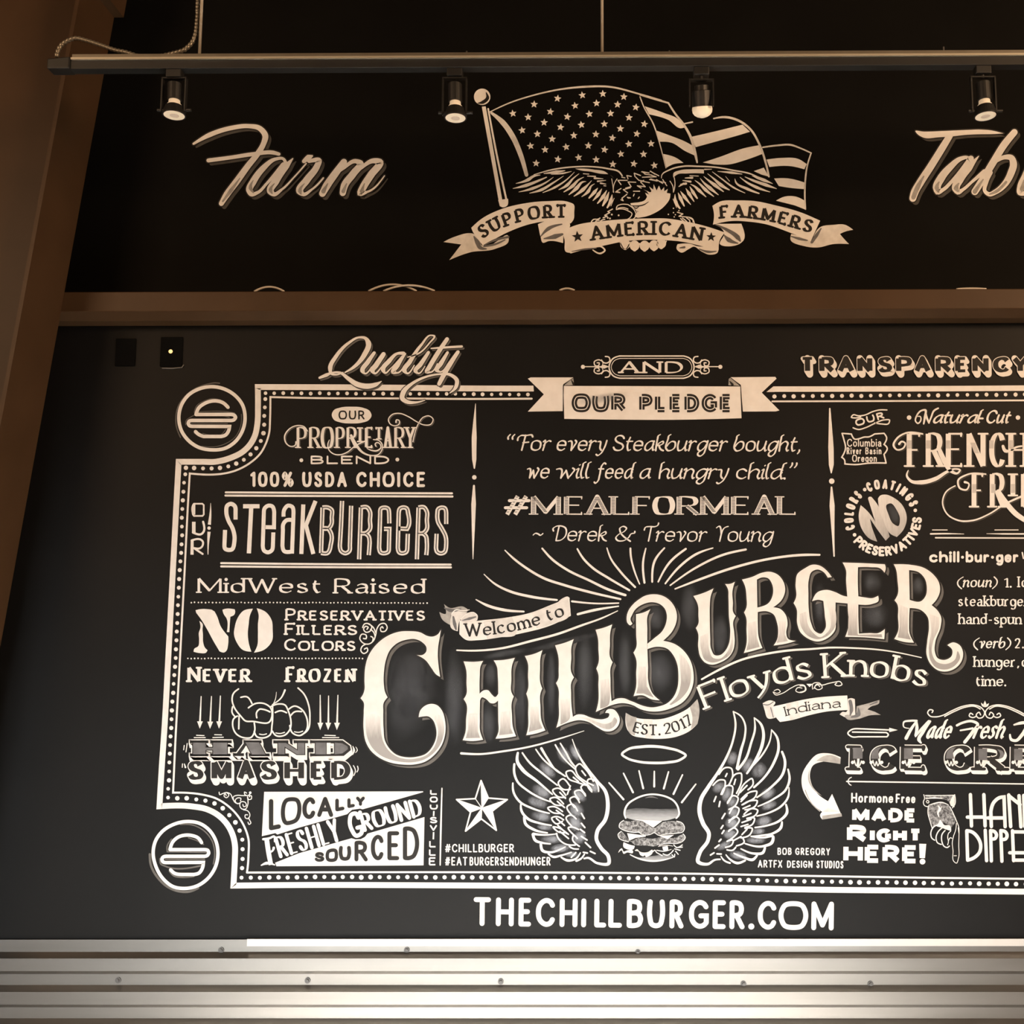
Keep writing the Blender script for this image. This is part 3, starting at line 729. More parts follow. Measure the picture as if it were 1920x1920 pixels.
def T(th, txt, x0, x1, y0, y1, h, w, thin=1.0, serif=0, slant=0.0, font='', sc=0, gap=None, sp=None, wsp=None, part='', nib=22, base=None, up='n', h1=None,
      hatch=None, tick=True, mat=None, layer=None, cap='r', sth=None):
    """letter txt from ink edge x0 to x1 along a baseline (region units)"""
    lay, tot, nsp = layout(txt, font, sc)
    if sp is None: sp = .13*h + serif*1.2
    if wsp is None: wsp = .42*h
    if base:
        P, W, C = parse(base); bl = smooth(P, None, C, step=14)
        L = [0]
        for a, b_ in zip(bl, bl[1:]): L.append(L[-1]+hypot(b_[0]-a[0], b_[1]-a[1]))
        total = L[-1]
        def pos(d):
            d2 = min(max(d, 0), total); i = 0
            while i < len(L)-2 and L[i+1] < d2: i += 1
            a, b_ = bl[i], bl[i+1]; l = max(L[i+1]-L[i], 1e-6); u = ((b_[0]-a[0])/l, (b_[1]-a[1])/l); e = d-L[i]
            return a[0]+u[0]*e, a[1]+u[1]*e, u
        x0 = 0.0; x1 = total
    else:
        dx, dy = x1-x0, y1-y0; total = hypot(dx, dy); u_ = (dx/total, dy/total)
        def pos(d): return x0+u_[0]*d, y0+u_[1]*d, u_
    fix = w + (len(lay)-1)*(w+sp) + nsp*wsp + (serif if serif else 0)
    if fix > total*.72 and len(lay) > 1:                       # crowded line: tighten the fixed spacing
        k_ = max((total*.72 - w)/(fix - w), .05); sp = sp*k_ - w*(1-k_); wsp *= k_; fix = total*.72
    xs = (total - fix) / tot if tot > .03 else 0
    hh1 = h1 or h
    yw = w if thin >= .9 else w*(thin+(1-thin)*abs(sin(radians(nib)))**1.3)
    if part == '' and th.split == 'word': part = th.auto('word')
    out = th.P_(part, mat, layer) if not (part == '' and th.split) else None
    for ch, gx, scl, g, gi, gs in lay:
        if part == '' and th.split == 'letter': out = th.prims[th.auto('letter')]
        strokes = []
        for st in g[1].split('/'):
            P, W, C = parse(st)
            closed = len(P) > 3 and hypot(P[0][0]-P[-1][0], P[0][1]-P[-1][1]) < 1e-6
            if closed: P, C = P[:-1], C[:-1]
            Q = [(p[0]*100, p[1]*100) for p in P]
            sm = smooth(Q, None, C, closed, step=5)
            strokes.append(([(a/100, b_/100, c) for a, b_, c, k in [(q[0], q[1], q[3], 0) for q in sm]], closed))
        mid = (serif*.5 if serif else 0) + w/2 + (gx + g[0]*scl/2)*xs + gi*(w+sp) + gs*wsp
        bx, by, u = pos(mid)
        hh = (h + (hh1-h)*(mid/total)) * scl
        n = (u[1], -u[0]) if up == 'n' else (0, -1)
        def mp(x, y):
            sx = (x-g[0]/2)*scl*xs; yy = (yw*.5 + y*(hh-yw)) if hh > yw else y*hh
            sx += slant*(yy)
            return bx+u[0]*sx+n[0]*yy, by+u[1]*sx+n[1]*yy
        allpts = [[(x*xs, y*hh) for x, y, c in st] for st, _ in strokes]
        for si, (st, closed) in enumerate(strokes):
            m = [mp(x, y) for x, y, c in st]; k = len(m); ws = []
            loc = [(x*scl*xs, y*hh) for x, y, c in st]
            dot = k == 2 and hypot(st[0][0]-st[1][0], st[0][1]-st[1][1]) < .025
            segw = []
            for i in range(k if closed else k-1):
                a, b_ = loc[i], loc[(i+1) % k]; th_ = math.atan2(b_[1]-a[1], b_[0]-a[0])
                segw.append(w*(thin+(1-thin)*abs(sin(th_-radians(nib)))**1.3))
            for i in range(k):
                if closed: ww = (segw[i-1]+segw[i])/2
                else: ww = segw[0] if i == 0 else segw[-1] if i == k-1 else ((segw[i-1]+segw[i])/2)
                ws.append(ww)
            if dot:
                X, Y = px(*m[0]); out.append(('D', X, Y, w*.62/RS)); continue
            # corners with different pen widths: split so each leg keeps its own width
            run = []; runs = []
            for i in range(k):
                cw = ws[i]
                if not closed and 0 < i < k-1 and st[i][2] and abs(segw[i-1]-segw[i]) > .15*w:
                    run.append((m[i], segw[i-1])); runs.append(run); run = [(m[i], segw[i])]
                else: run.append((m[i], cw))
            runs.append(run)
            for ri, rn in enumerate(runs):
                cc = cap
                if serif and not closed:
                    cc = 'b'
                    if len(runs) > 1:                       # soften the apex where two pen widths meet
                        for ed in ((0,) if ri else ()):
                            X, Y = px(*rn[ed][0]); out.append(('D', X, Y, min(rn[ed][1], runs[ri-1][-1][1])*.5/RS))
                out.append(('S', [(*px(*p), ww/RS) for p, ww in rn], closed, cc))
            if hatch:
                for i in range(k-1):
                    a, b_ = m[i], m[i+1]; l = hypot(b_[0]-a[0], b_[1]-a[1])
                    if segw[i] > .72*w:
                        q = int(l/hatch[0])
                        for j in range(1, q+1):
                            t = (j-.5)/q; cx_, cy_ = a[0]+(b_[0]-a[0])*t, a[1]+(b_[1]-a[1])*t; hw = w*hatch[2]*.5
                            th.P_('inline').append(('S', [(*px(cx_-u[0]*hw, cy_-u[1]*hw), hatch[1]/RS), (*px(cx_+u[0]*hw, cy_+u[1]*hw), hatch[1]/RS)], False, 'b'))
            if serif and not closed:
                others = [q for sj, o in enumerate(allpts) if sj != si for q in o]
                for e, nx in ((0, 1), (k-1, k-2)):
                    ex, ey = allpts[si][e]
                    if others and min(hypot(q[0]-ex, q[1]-ey) for q in others) < .13*hh: continue
                    dxl, dyl = loc[nx][0]-loc[e][0], loc[nx][1]-loc[e][1]
                    ang = abs(math.degrees(math.atan2(dyl, dxl))); ang = min(ang, 180-ang)
                    yv = st[e][1]; tw = (sth or max(yw, w*.25))
                    if ang > 38:
                        if min(abs(yv), abs(yv-1), abs(yv-.64), abs(yv+.34)) > .03: continue
                        c0 = m[e]; sl = serif + segw[0 if e == 0 else -1]*.5
                        out.append(('S', [(*px(c0[0]-u[0]*sl, c0[1]-u[1]*sl), tw/RS), (*px(c0[0]+u[0]*sl, c0[1]+u[1]*sl), tw/RS)], False, 'r'))
                    elif tick and ch in 'EFTLZSCGefcs2' and (abs(yv) < .25 or abs(yv-1) < .25) and ch.isupper():
                        s_ = 1 if yv < .5 else -1; tl = serif*1.1
                        out.append(('S', [(*px(*m[e]), tw*1.5/RS), (*px(m[e][0]+n[0]*tl*s_, m[e][1]+n[1]*tl*s_), tw/RS)], False, 'r'))
    return th

# ================================================================== upper panel
Z1 = (280, 620, 320); Z2 = (590, 620, 320); Z3 = (880, 620, 320); Z4 = (1190, 620, 320); Z5 = (1500, 620, 420)
Y1 = (280, 920, 320); Y2 = (590, 920, 320); Y3 = (880, 920, 320); Y4 = (1190, 920, 320); Y5 = (1500, 1000, 420)
X1 = (270, 1220, 420); X2 = (660, 1150, 320); X3 = (940, 1150, 320); X4 = (1200, 1180, 320); X5 = (1500, 1300, 420)
V1 = (260, 1460, 320); V2 = (560, 1440, 320); V3 = (820, 1360, 360); V4 = (1140, 1360, 360)

# --- Farm
R(350, 215, 400)
t = Thing('painted_word', 'brush script word Farm with grey drop shadow on the upper black panel', 'painted word', lift=1)
t.S("62,262,20 200,185,42 400,120,40 560,103,38 655,122,46 708,190,54 692,260,48 640,350,50 560,450,54 450,600,60 360,720,58 312,800,44")
t.S("195,412,36 400,385,34 600,355,36 780,342,36 830,355,30")
t.S("890,430,30 870,398,24 800,400,30 690,480,52 600,600,62 565,680,60 580,715,40 640,700,28 720,620,24 870,450,44")
t.S("955,395,10 900,460,52 800,600,66 755,690,62 780,715,40 860,670,20 960,570,14 1075,440,14")
t.S("1055,420,36 1100,385,54 1128,372,20/1100,420,30 1190,415,50 1170,470,56 1080,590,64 1020,690,66 1045,715,36 1130,670,18 1230,570,16")
t.S("1415,425,56 1330,540,66 1260,640,70 1222,710,60/1300,570,16 1400,490,26 1530,420,40 1560,435,56 1500,530,64 1420,640,66 1405,705,56/1470,590,14 1560,490,24 1690,415,46 1735,425,60 1660,540,66 1590,650,66 1565,705,56 1625,695,20 1780,550,10")
t.shadow(5.6, 5.8, 2.4, mat='dgrey')
t.S("480,570,6 400,680,34 325,780,16/600,590,6 575,660,34 600,700,14/790,620,6 755,680,34 770,710,10/1060,620,6 1020,690,36 1030,715,10/1270,620,8 1230,690,40/1440,620,8 1410,690,36/1600,620,8 1575,690,34", part='shading', mat='mid')
t.done()
# --- Tab(le)
R(1690, 230, 230)
t = Thing('painted_word', 'brush script letters Tab cut off by the right edge of the view', 'painted word', lift=1)
t.F("220,135 350,140 650,130 1000,115 1250,108 1400,120 1600,168c 1450,178 1200,182 1000,192 820,212 600,228 330,228 240,165")
t.S("760,200,100 650,380,110 450,700,115 300,930,120 205,1100,120 180,1185,108")
t.S("1100,600,60 1030,545,50 940,560,66 760,700,104 620,870,124 555,1020,124 570,1080,90 650,1050,56 780,930,54 1090,560,90")
t.S("1210,525,12 1060,700,112 920,880,124 855,1030,124 890,1085,80 960,1050,50 1100,930,44 1300,760,66")
t.S("1770,150,100 1620,330,112 1450,600,112 1280,880,112 1150,1080,108/1490,600,50 1620,540,70 1720,550,92 1755,640,112 1720,780,112 1620,960,100 1480,1080,80 1370,1120,66 1310,1075,54 1330,930,64 1400,780,64")
t.S("2080,500,110 1940,840,112 1870,1000,110 1865,1090,104 1940,1110,50 2050,1000,40")
t.shadow(5.2, 5.8, 2.4, mat='dgrey')
t.S("350,840,20 260,1000,70 190,1170,70/590,930,20 555,1020,70 580,1080,30/900,950,20 860,1030,80 880,1070,30/1280,890,20 1150,1080,70/1640,930,40 1480,1080,50 1380,1120,20/1920,900,20 1890,1040,70", part='shading', mat='mid')
t.done()

# --- flag, pole, eagle and the three ribbons
R(880, 150, 360)
t = Thing('painted_emblem', 'eagle perched on ribbon banners before a waving striped flag', 'emblem')
t.D("128,168", 82, 'flag_pole')
t.S("168,125,8 182,180,34 135,222,34 88,232,8", part='pole_shade', mat='black', layer=4)
R(640, 0, 640)
t.F("790,600c 812,598c 908,1140c 895,1162 885,1130c", 'flag_pole')
t.S("826,612,9 870,850,11 932,1140,11", part='flag_pole'); t.F("882,1125c 938,1118c 932,1158 905,1166", 'flag_pole')
R(880, 150, 360)
t.S("222,330,24 330,420,52 430,560,54 510,740,48 572,950,36", part='flag', mat='cream')
t.S("195,325,10 400,230,13 650,150,14 900,95,16 1150,68,20 1400,68,18 1700,140,16 1920,205,16", part='flag')
star = "435,335 588,372 648,243 882,185 1130,152 1335,138 1545,168 810,317 1057,257 1272,232 1482,245 1665,273 528,503 680,540 748,425 980,368 1200,340 1412,335 1597,376 1750,440 612,660 757,697 828,590 912,472 1120,448 1350,440 1510,487 1675,538 968,670 1045,555 1265,543 1430,580 1595,640 1817,637 668,833 885,793 1093,775 1268,797 1190,657 1352,697 1515,740 1742,742 1435,843 1645,838 1850,855"
def star_pts(cx, cy, r, rot=0, k=.42):
    return "|" + " ".join("%.1f,%.1f" % (cx+(r if i % 2 == 0 else r*k)*sin(rot+i*pi/5), cy-(r if i % 2 == 0 else r*k)*cos(rot+i*pi/5)) for i in range(10))
for i, s in enumerate(star.split()):
    x, y = map(float, s.split(','))
    t.F(star_pts(x, y, 39, -.15+.1*(i % 4), .44), 'flag_star#%d' % i, mat='white', layer=3)
R(1200, 170, 340)
t.S("0,40,22 160,90,20 300,130,18c 370,240,20 470,370,24 540,500,28 590,690,28 605,760,18", part='flag')
t.S("0,65,12 40,170,12 140,350,14 200,530,12 240,680,10 275,820,8", part='flag')
for s in ["50,165c 250,235 400,300 470,390c 440,398 300,310 95,250c", "165,420c 330,480 480,540 570,590c 600,695c 480,640 330,550 210,540c",
          "245,670c 380,710 460,765c 350,780 280,815c", "540,490c 800,430 1085,360c 1165,435c 1050,470 800,540 590,598c",
          "665,760c 850,700 1100,610 1260,578c 1300,668c 1100,740 950,780 780,780c", "1205,852c 1310,815c 1365,910c 1290,890c",
          "1340,730c 1500,712 1680,725 1765,778c 1740,832c 1600,800 1370,808c", "1420,930c 1560,928 1740,972c 1735,1042c 1600,1030 1470,1010c",
          "1440,1165c 1530,1122 1650,1122 1755,1172c 1758,1262c 1640,1215c"]:
    t.F(s, 'flag_stripe#%d' % len(t.prims), mat='white', layer=3)
t.S("780,295,14 900,280,24 1050,320,24 1170,410,22 1260,560,22 1330,760,22 1365,910,18/470,350,14 555,332,16/1300,600,16 1450,580,18 1600,575,20 1700,610,16 1812,660,14c 1770,800,16 1750,950,18 1745,1100,18 1752,1255,14", part='flag')
# eagle, left wing
R(950, 290, 280)
t.S("350,258,10 600,190,18 850,158,18 1100,155,18 1300,180,20 1450,225,20 1485,272,18", part='eagle')
for s in """120,370,6 280,320,42 340,280,30 430,262,8|80,435,6 250,395,42 420,330,26 512,290,14|155,480,6 330,435,36 500,360,20 600,290,6|295,495,8 450,450,36 600,360,22 730,275,6|465,488,8 620,420,28 760,330,16 870,225,6|670,450,8 780,390,40 850,310,20 930,245,6|735,480,10 850,400,44 930,320,20 990,290,6|800,515,10 900,430,48 980,350,20 1020,345,6|865,535,10 980,450,48 1050,380,18 1090,335,6|965,540,8 1050,470,42 1090,400,18 1130,375,6|1060,556,20 1130,480,46 1170,430,8|1110,590,10 1180,510,46 1222,440,8|1168,626,14 1240,540,48 1285,460,8|1235,655,20 1280,570,52 1315,480,8|1294,680,20 1340,590,48 1355,515,8|1340,660,8 1382,560,8|480,242,10 640,222,42 750,205,8|570,252,6 720,240,22 832,215,6""".split('|'):
    t.S(s, part='eagle')
t.F("880,180c 1020,180 1120,192 1280,228 1305,250c 1200,244 1080,218 960,204", 'eagle'); t.F("1300,240c 1330,260 1382,305c 1350,275", 'eagle')
t.S("985,245,10 1055,250,12/1040,275,12 1140,280,18/1130,302,26 1240,310,6/1170,342,22 1275,330,6/1208,367,22 1275,378,10/1250,400,12 1275,402,12/1350,310 1365,400 1375,485/1420,310 1385,370 1370,480", 10, 'eagle')
for s in "1550,330 1430,330 1470,385|1660,355 1560,350 1600,410 1530,430|1400,480 1455,487 1412,470 1470,435|1590,425 1500,450 1555,490|1470,580 1498,592 1482,560 1545,510|1560,310 1545,268 1602,280|1650,282 1640,238 1722,268|1780,246 1740,218 1832,235|1660,290 1700,330 1762,340|1762,330 1722,352 1782,412 1680,400 1730,430|1630,470 1710,470|1640,505 1630,532|1692,562 1705,545|1550,548 1590,556 1560,558|1850,212 1905,250|1852,312 1922,332|1760,290 1840,285|1860,265 1922,285|1480,290 1520,298".split('|'):
    t.S('|' + s, 13, 'eagle')
t.F("1590,625c 1640,618 1700,612 1780,582 1805,540c 1780,490c 1832,515c 1800,470c 1760,448c 1845,485c 1862,470c 1830,408c 1885,450c 1890,380c 1928,462c 1958,398c 1985,462c 2025,418c 2025,472c 2072,440c 2058,492c 2105,500c 2098,560 2030,660 1900,752 1800,792 1690,812c 1650,795 1692,730c 1640,690 1600,652c", 'eagle')
t.S("1588,650,6 1690,660,16 1760,645,16 1825,605,6/1620,655,8 1665,690,16 1705,660,8", part='eye', mat='black', layer=5)
t.S("1560,642 1640,710 1662,785 1642,815 1512,850c 1600,792 1612,762 1560,722 1480,697 1410,706c 1420,662 1470,640 1552,640/1582,652 1672,722 1682,782/1430,690 1500,680 1560,700", 12, 'eagle')
t.S("1095,912 1090,862 1120,832 1170,830 1200,815/1140,900 1150,852 1190,842/1190,892 1210,852 1262,830/|1360,700 1300,732 1325,745 1260,780 1292,790 1240,812", 14, 'eagle')
t.D("1352,770 1440,780 1328,820 1300,812", 12, 'eagle')
# right wing
R(1200, 290, 280)
t.S("275,302,8 280,265,12 380,195,18 550,150,20 750,150,20 1000,165,18 1200,202,18 1400,240,18 1530,290,8", part='eagle')
for s in """1705,372,6 1600,330,40 1510,295,34 1440,270,6|1755,437,8 1620,390,42 1450,330,28 1350,285,8|1670,480,8 1500,420,38 1380,360,24 1285,290,6|1530,498,16 1380,440,36 1230,350,20 1220,310,6|1350,493,8 1200,420,22 1050,310,16 930,220,6|1148,453,14 1040,390,46 950,310,22 870,245,6|1073,475,12 960,390,46 880,330,22 820,280,6|1008,517,8 900,430,46 820,360,22 775,305,6|948,537,10 840,450,42 760,370,20 705,330,6|848,542,10 760,460,42 690,400,20 650,380,6|735,560,20 680,480,42 640,410,6|695,602,10 630,500,44 590,435,6|650,640,8 570,540,44 520,470,6|568,660,16 520,560,46 490,490,6|513,690,20 460,610,46 450,510,6|470,680,8 425,570,8|1150,340,8 1100,280,6|1312,250,8 1180,232,32 1000,215,6""".split('|'):
    t.S(s, part='eagle')
t.F("428,295c 430,240 520,200 660,188 820,188c 822,242c 700,238 600,242 490,250", 'eagle')
t.S("920,187,8 830,190,16/500,410,10 560,372,26/520,382,10 590,372,32/550,332,10 650,347,26/580,300,10 672,297,28/640,270,10 750,275,10/440,295 450,370 435,470/385,340 420,400 430,482", 11, 'eagle')
for s in "20,220 112,236|130,213 242,272|30,290 202,285|20,340 122,360|122,320 222,340 212,320 292,370|292,320 345,400|60,250 150,262|250,345 330,360".split('|'): t.S('|' + s, 12, 'eagle')
t.S("|480,740 552,762 500,792 600,802/600,802 672,822 698,880/522,822 580,870/545,815 600,860 615,880/600,815 640,850 640,882/640,815 682,845 682,865", 13, 'eagle')
t.D("430,690 430,745 365,768 440,800 500,720 455,772", 9, 'eagle')
# ribbons
R(820, 360, 400)
t.F("55,450c 150,405 330,378 370,400 400,480 440,487 640,400 642,440 520,512 300,542 108,612c 215,472c", 'ribbon_tail#0', mat='cream')
t.F("905,290c 1180,262 1192,282 930,402 915,340", 'ribbon_fold#1'); t.F("930,402c 1120,340 1132,460c 1000,442 950,457", 'ribbon_fold#2')
t.F("305,322c 400,240 560,160 800,100 1000,82 1180,90 1228,112 1232,180 1225,250 1200,282c 1050,260 850,285 650,355 412,487c 350,400 322,362", 'ribbon_front#1', mat='white', layer=4)
t.F("1120,352c 1250,298 1500,260 1700,244 1900,238 2050,238 2235,265 2440,315 2588,365c 2540,440 2532,522c 2400,492 2200,447 2000,432 1700,442 1500,482 1200,548c 1160,540 1145,430", 'ribbon_front#2', mat='white', layer=4)
t.S("1200,548,10 1400,500,10 1480,494,14 1508,525,14 1470,552,16 1400,522,10", part='ribbon_front#3', mat='white', layer=4)
t.S("420,478,8 520,432,22 640,405,20/330,400,10 360,450,40 385,500,34 440,512,12/930,400,8 1000,330,34 1120,290,12/960,420,10 1060,400,44 1125,380,20/1210,535,6 1330,515,16 1430,505,8/420,487,16 520,470,20 610,430,10", part='ribbon_shade', mat='slate', layer=5)
for cx, cy in ((1690, 470), (1775, 482), (1865, 484), (1950, 480), (2015, 462)): t.E(cx, cy, 44, 46, 0, 'tail_feathers', 'white', 2); 
for cx, cy in ((1690, 470), (1775, 482), (1865, 484), (1950, 480), (2015, 462)): t.S("%d,%d %d,%d %d,%d" % (cx-46, cy-20, cx, cy+48, cx+46, cy-20), 9, 'tail_feathers', mat='white', layer=2)
T(t, 'SUPPORT', 0, 0, 0, 0, 122, 29, thin=.5, serif=8, part='lettering', base="400,425 470,388 560,338 650,302 760,268 880,247 1010,236 1165,232")
T(t, 'AMERICAN', 0, 0, 0, 0, 128, 29, thin=.5, serif=8, part='lettering', base="1382,440 1520,420 1700,398 1900,388 2010,390 2140,406 2270,428 2385,448")
t.F(star_pts(1262, 402, 54, -.1), 'lettering')
R(1200, 360, 410)
t.F("1510,430c 1580,310 1700,288 1800,288 1872,332c 1810,345 1755,368c 1790,410 1835,457c 1700,457 1560,487 1450,477 1320,412 1328,368c 1480,415", 'ribbon_tail#4', mat='cream')
t.F("660,280c 890,278c 905,430 870,457 700,452 740,362", 'ribbon_fold#5')
t.F("635,122c 700,85 850,74 1000,79 1200,120 1400,175 1582,252c 1560,300 1500,432c 1300,350 1100,282 950,260 800,255 640,287c 650,200", 'ribbon_front#4', mat='white', layer=4)
t.F("330,458c 440,455 500,475 690,502 682,530 610,550 540,522 470,480 430,500 360,532 320,495", 'ribbon_fold#6')
t.S("660,285,8 760,330,26 860,400,40 880,430,14/740,380,10 780,420,40 860,450,10/1330,390,10 1400,410,24 1470,425,10/1510,440,24 1550,380,30 1590,320,10/350,490,8 390,485,20/520,500,8 600,525,22 670,520,8", part='ribbon_shade', mat='slate', layer=5)
t.F(star_pts(625, 395, 44, .05), 'lettering')
T(t, 'FARMERS', 0, 0, 0, 0, 116, 29, thin=.5, serif=8, part='lettering', base="700,236 800,228 900,228 1020,241 1180,270 1340,315 1505,365")
t.done()

# ================================================================== lower panel: border and corner roundels
t = Thing('painted_border', 'double line and dot border with scooped corners framing the whole mural', 'border')
R(*Z1)
def cv(reg, s):
    """region coordinates -> photo pixels, as text"""
    a = [tuple(float(q) for q in tk.rstrip('c').split(',')) + (tk.endswith('c'),) for tk in s.split()]
    k = 1920 / reg[2]
    return " ".join("%.2f,%.2f%s" % (reg[0]+q[0]/k, reg[1]+q[1]/k, 'c' if q[-1] else '') for q in a)
band = "1000,728.5c 880,728.3 740,726.8 590,726 " + cv(Z1, "1220,634c 1222,850 1215,1050 1188,1180 1130,1285 1040,1370 930,1425 800,1465 740,1475 600,1475 330,1475c") + \
    " 331.2,936 323.3,1087 315.3,1237 309.3,1351 303.3,1439 299,1511.7c " + cv(V1, "600,312 770,345 900,415 1000,520 1060,640 1083,750 1082,900 1072,1100 1066,1203c") + \
    " 560,1659.4 820,1660 1140,1661.8 1320,1663.5 1500,1667.6 1720,1670 1940,1672"
R(0, 0, 1920)
t.S(band, 10.8, 'outer_band', cap='b'); t.S("1450,729.6 1700,729 1940,727.6", 10.2, 'outer_band#right', cap='b')
t.F("|1437,735 1450,724.5 1452,735", 'outer_band#right'); t.F("|1000,723.2 994,723.3 994,733.8 1001,733.8", 'outer_band')
inner = "997,747.5c 880,748 740,747 590,746.4 " + cv(Z1, "1362,747c 1358,1000 1348,1150 1315,1260 1250,1380 1130,1490 980,1570 820,1610 730,1618 455,1607c") + \
    " 353.3,930 345.3,1087 337.3,1237 328.6,1395 324.5,1486.2c " + cv(V1, "560,160 730,182 870,222 1000,302 1110,412 1190,542 1235,680 1236,850 1226,1000 1218,1056c") + " 820,1635.3 1140,1636.6 1320,1638.5 1500,1642 1720,1645.5 1940,1648"
t.S(inner, 3.6, 'inner_line'); t.S("1448,752.6 1700,751.8 1940,750.6", 3.2, 'inner_line')
dots = "990,740 880,739 740,738.5 590,737.5 497.5,737.6c"
t.dotrow(dots, 3.5, 17.0); t.dotrow("1452,743 1700,741.5 1940,739.4", 3.8, 18.0)
t.dotrow(cv(Z1, "1303,768 1300,850 1296,935 1292,1040 1283,1140 1258,1235 1205,1325 1130,1395 1048,1460 958,1500 858,1535 760,1548 585,1548 410,1545"), 4.0, 15.6)
t.dotrow(cv(Z1, "402,1615 383,1780") + " 342.5,936 341,970 " + cv(Y1, "368,450 353,740 330,1115 310,1545 296,1850") + " " + cv(X1, "262,200 243,460 232,690 222,850 213,1100 205,1260"), 3.8, 16.2)
t.dotrow(cv(V1, "435,218 532,221 625,230 723,241 833,265 928,323 1010,395 1085,485 1135,582 1168,690 1172,803 1170,908 1163,1010 1160,1115"), 4.1, 17.3)
t.dotrow("470,1645.5 560,1644.8 820,1645 1140,1646.2 1320,1648.4 1500,1652.3 1720,1655.5 1940,1658", 4.2, 17.2)
t.done()

def roundel(reg, ring, w, s_path, label, echo):
    t = Thing('painted_roundel', label, 'roundel', group='corner roundels')
    R(*reg); t.S(ring, w, closed=True, part='ring'); t.S(s_path, w, part='burger_mark')
    for e, ww in echo: t.S(e, ww, 'echo_line')
    t.done()
roundel(Z1, "705,630 840,655 960,725 1045,830 1077,985 1050,1120 975,1240 860,1320 700,1341 550,1310 430,1225 355,1110 332,970 360,840 440,725 560,655", 39,
        "885,862 830,812 720,790 620,820 555,870 525,943c 915,942c 955,952 970,975 950,1003 905,1010c 480,1010c 447,1020 438,1044 452,1068 490,1076c 902,1078c 890,1130 860,1172 810,1190c 610,1190c 545,1160 520,1135",
        'ring enclosing a stacked line S, in the upper left corner of the border',
        [("350,1200 305,1080 300,950 330,840 420,720 540,640 660,600 740,587 790,592", 13), ("505,920 530,850 620,790 700,765 800,778", 9), ("545,915 900,915 960,925", 9),
         ("410,1060 415,1010 460,975 900,975", 9), ("470,1045 880,1045", 9), ("1035,940 1030,1060 970,1190 860,1270 740,1305 590,1300", 9), ("510,1160 500,1140", 9), ("860,1110 820,1160 600,1155", 9)])
roundel(V1, "570,482 690,505 800,585 868,700 892,850 860,1000 780,1120 660,1205 520,1235 390,1215 270,1120 195,990 163,840 190,700 270,590 400,512", 38,
        "708,720 670,668 600,640 530,635 450,655 385,710 352,798c 740,798c 778,808 788,836 770,865 740,873c 310,873c 272,885 262,910 275,936 310,944c 728,942c 715,1010 680,1060 620,1078c 480,1078c 400,1062 360,1025",
        'ring enclosing a stacked line S, in the lower left corner of the border',
        [("470,515 600,520 740,590 830,710 855,850 840,960", 14), ("125,850 140,980 220,1120 330,1220 470,1270 580,1268 670,1230", 26), ("320,810 320,760 370,680", 14), ("560,665 660,700 730,740", 14),
         ("320,822 760,830", 14), ("240,900 250,960 300,985 700,980", 18), ("300,905 740,905", 18), ("345,1040 390,1090 500,1110 620,1100", 16)])

# ================================================================== headline row
R(*Z2)
t = Thing('painted_word', 'brush script word Quality sweeping over the top left of the border', 'painted word', lift=4)
t.S("340,470,14 440,410,34 560,270,56 605,140,60 570,85,34 500,76,22 380,140,30 240,290,42 175,420,50 185,480,30 250,495,18 320,468,10")
t.S("55,530,26 130,500,40 200,472,18 290,475,28 380,540,44 470,600,58 600,625,60 690,605,46 750,570,8")
t.S("670,250,36 600,350,50 540,455,50 560,480,20 640,410,14/775,265,50 690,390,58 650,450,56 670,478,24 760,400,12 830,320,10")
t.S("1000,255,40 930,258,28 840,340,48 770,440,52 790,475,22 860,420,12 990,290,30/1020,260,20 930,390,54 885,465,50 925,475,20 1010,390,12")
t.S("1045,298,10 1180,250,18 1290,140,16 1345,60,22 1310,52,14 1200,160,28 1070,350,50 1010,450,52 1035,478,22 1120,390,12")
t.S("1280,245,36 1190,380,50 1135,455,46 1160,478,20 1240,400,10")
t.S("1490,95,44 1380,260,50 1290,410,50 1262,462,44 1300,468,18 1380,370,12/1310,200,14 1450,190,24 1655,178,26")
t.S("1495,245,30 1420,370,50 1375,445,46 1405,462,20 1500,370,12/1612,240,40 1520,380,54 1430,540,50 1400,600,44")
t.S("1520,702,10 1590,630,42 1600,560,46 1530,498,34 1400,490,20 1250,520,24 1090,600,34 1000,690,56 985,760,52 1040,800,44 1130,808,26 1240,782,8")
t.shadow(3.0, 3.6, 1.5)
t.done()

R(*Z3)
t = Thing('painted_plaque', 'small AND in a rounded cartouche with scrolled ends, above the pledge banner', 'plaque')
c1 = "1690,285c 2410,285c 2485,315 2528,410 2485,505 2410,535c 1690,535c 1615,505 1572,410 1615,315"
t.S(c1, 15, closed=True, part='cartouche'); t.S("1695,312c 2405,312c 2468,338 2503,410 2468,482 2405,508c 1695,508c 1632,482 1597,410 1632,338", 7, closed=True, part='cartouche')
for sgn in (0, 1):
    def mx(s):
        if not sgn: return s
        o = []
        for tk in s.split():
            v = tk.split(','); v[0] = "%g" % (2*2051 - float(v[0])); o.append(','.join(v))
        return ' '.join(o)
    t.S(mx("1280,405 1440,405 1560,405"), 11, 'scroll'); t.D(mx("1278,407"), 24, 'scroll')
    t.S(mx("1480,405,10 1515,405,46 1560,405,10"), part='scroll')
    for yy in (1, -1):
        def my(s):
            o = []
            for tk in s.split():
                v = tk.split(','); v[1] = "%g" % (407 + yy*(float(v[1])-407)); o.append(','.join(v))
            return ' '.join(o)
        t.S(mx(my("1530,290 1572,300 1580,340 1545,365 1500,352 1488,330")), 14, 'scroll')
        t.S(mx(my("1500,345 1450,328 1405,352 1415,392 1455,392 1460,362 1438,362")), 13, 'scroll')
        t.S(mx(my("1440,400 1490,398 1505,350")), 8, 'scroll')
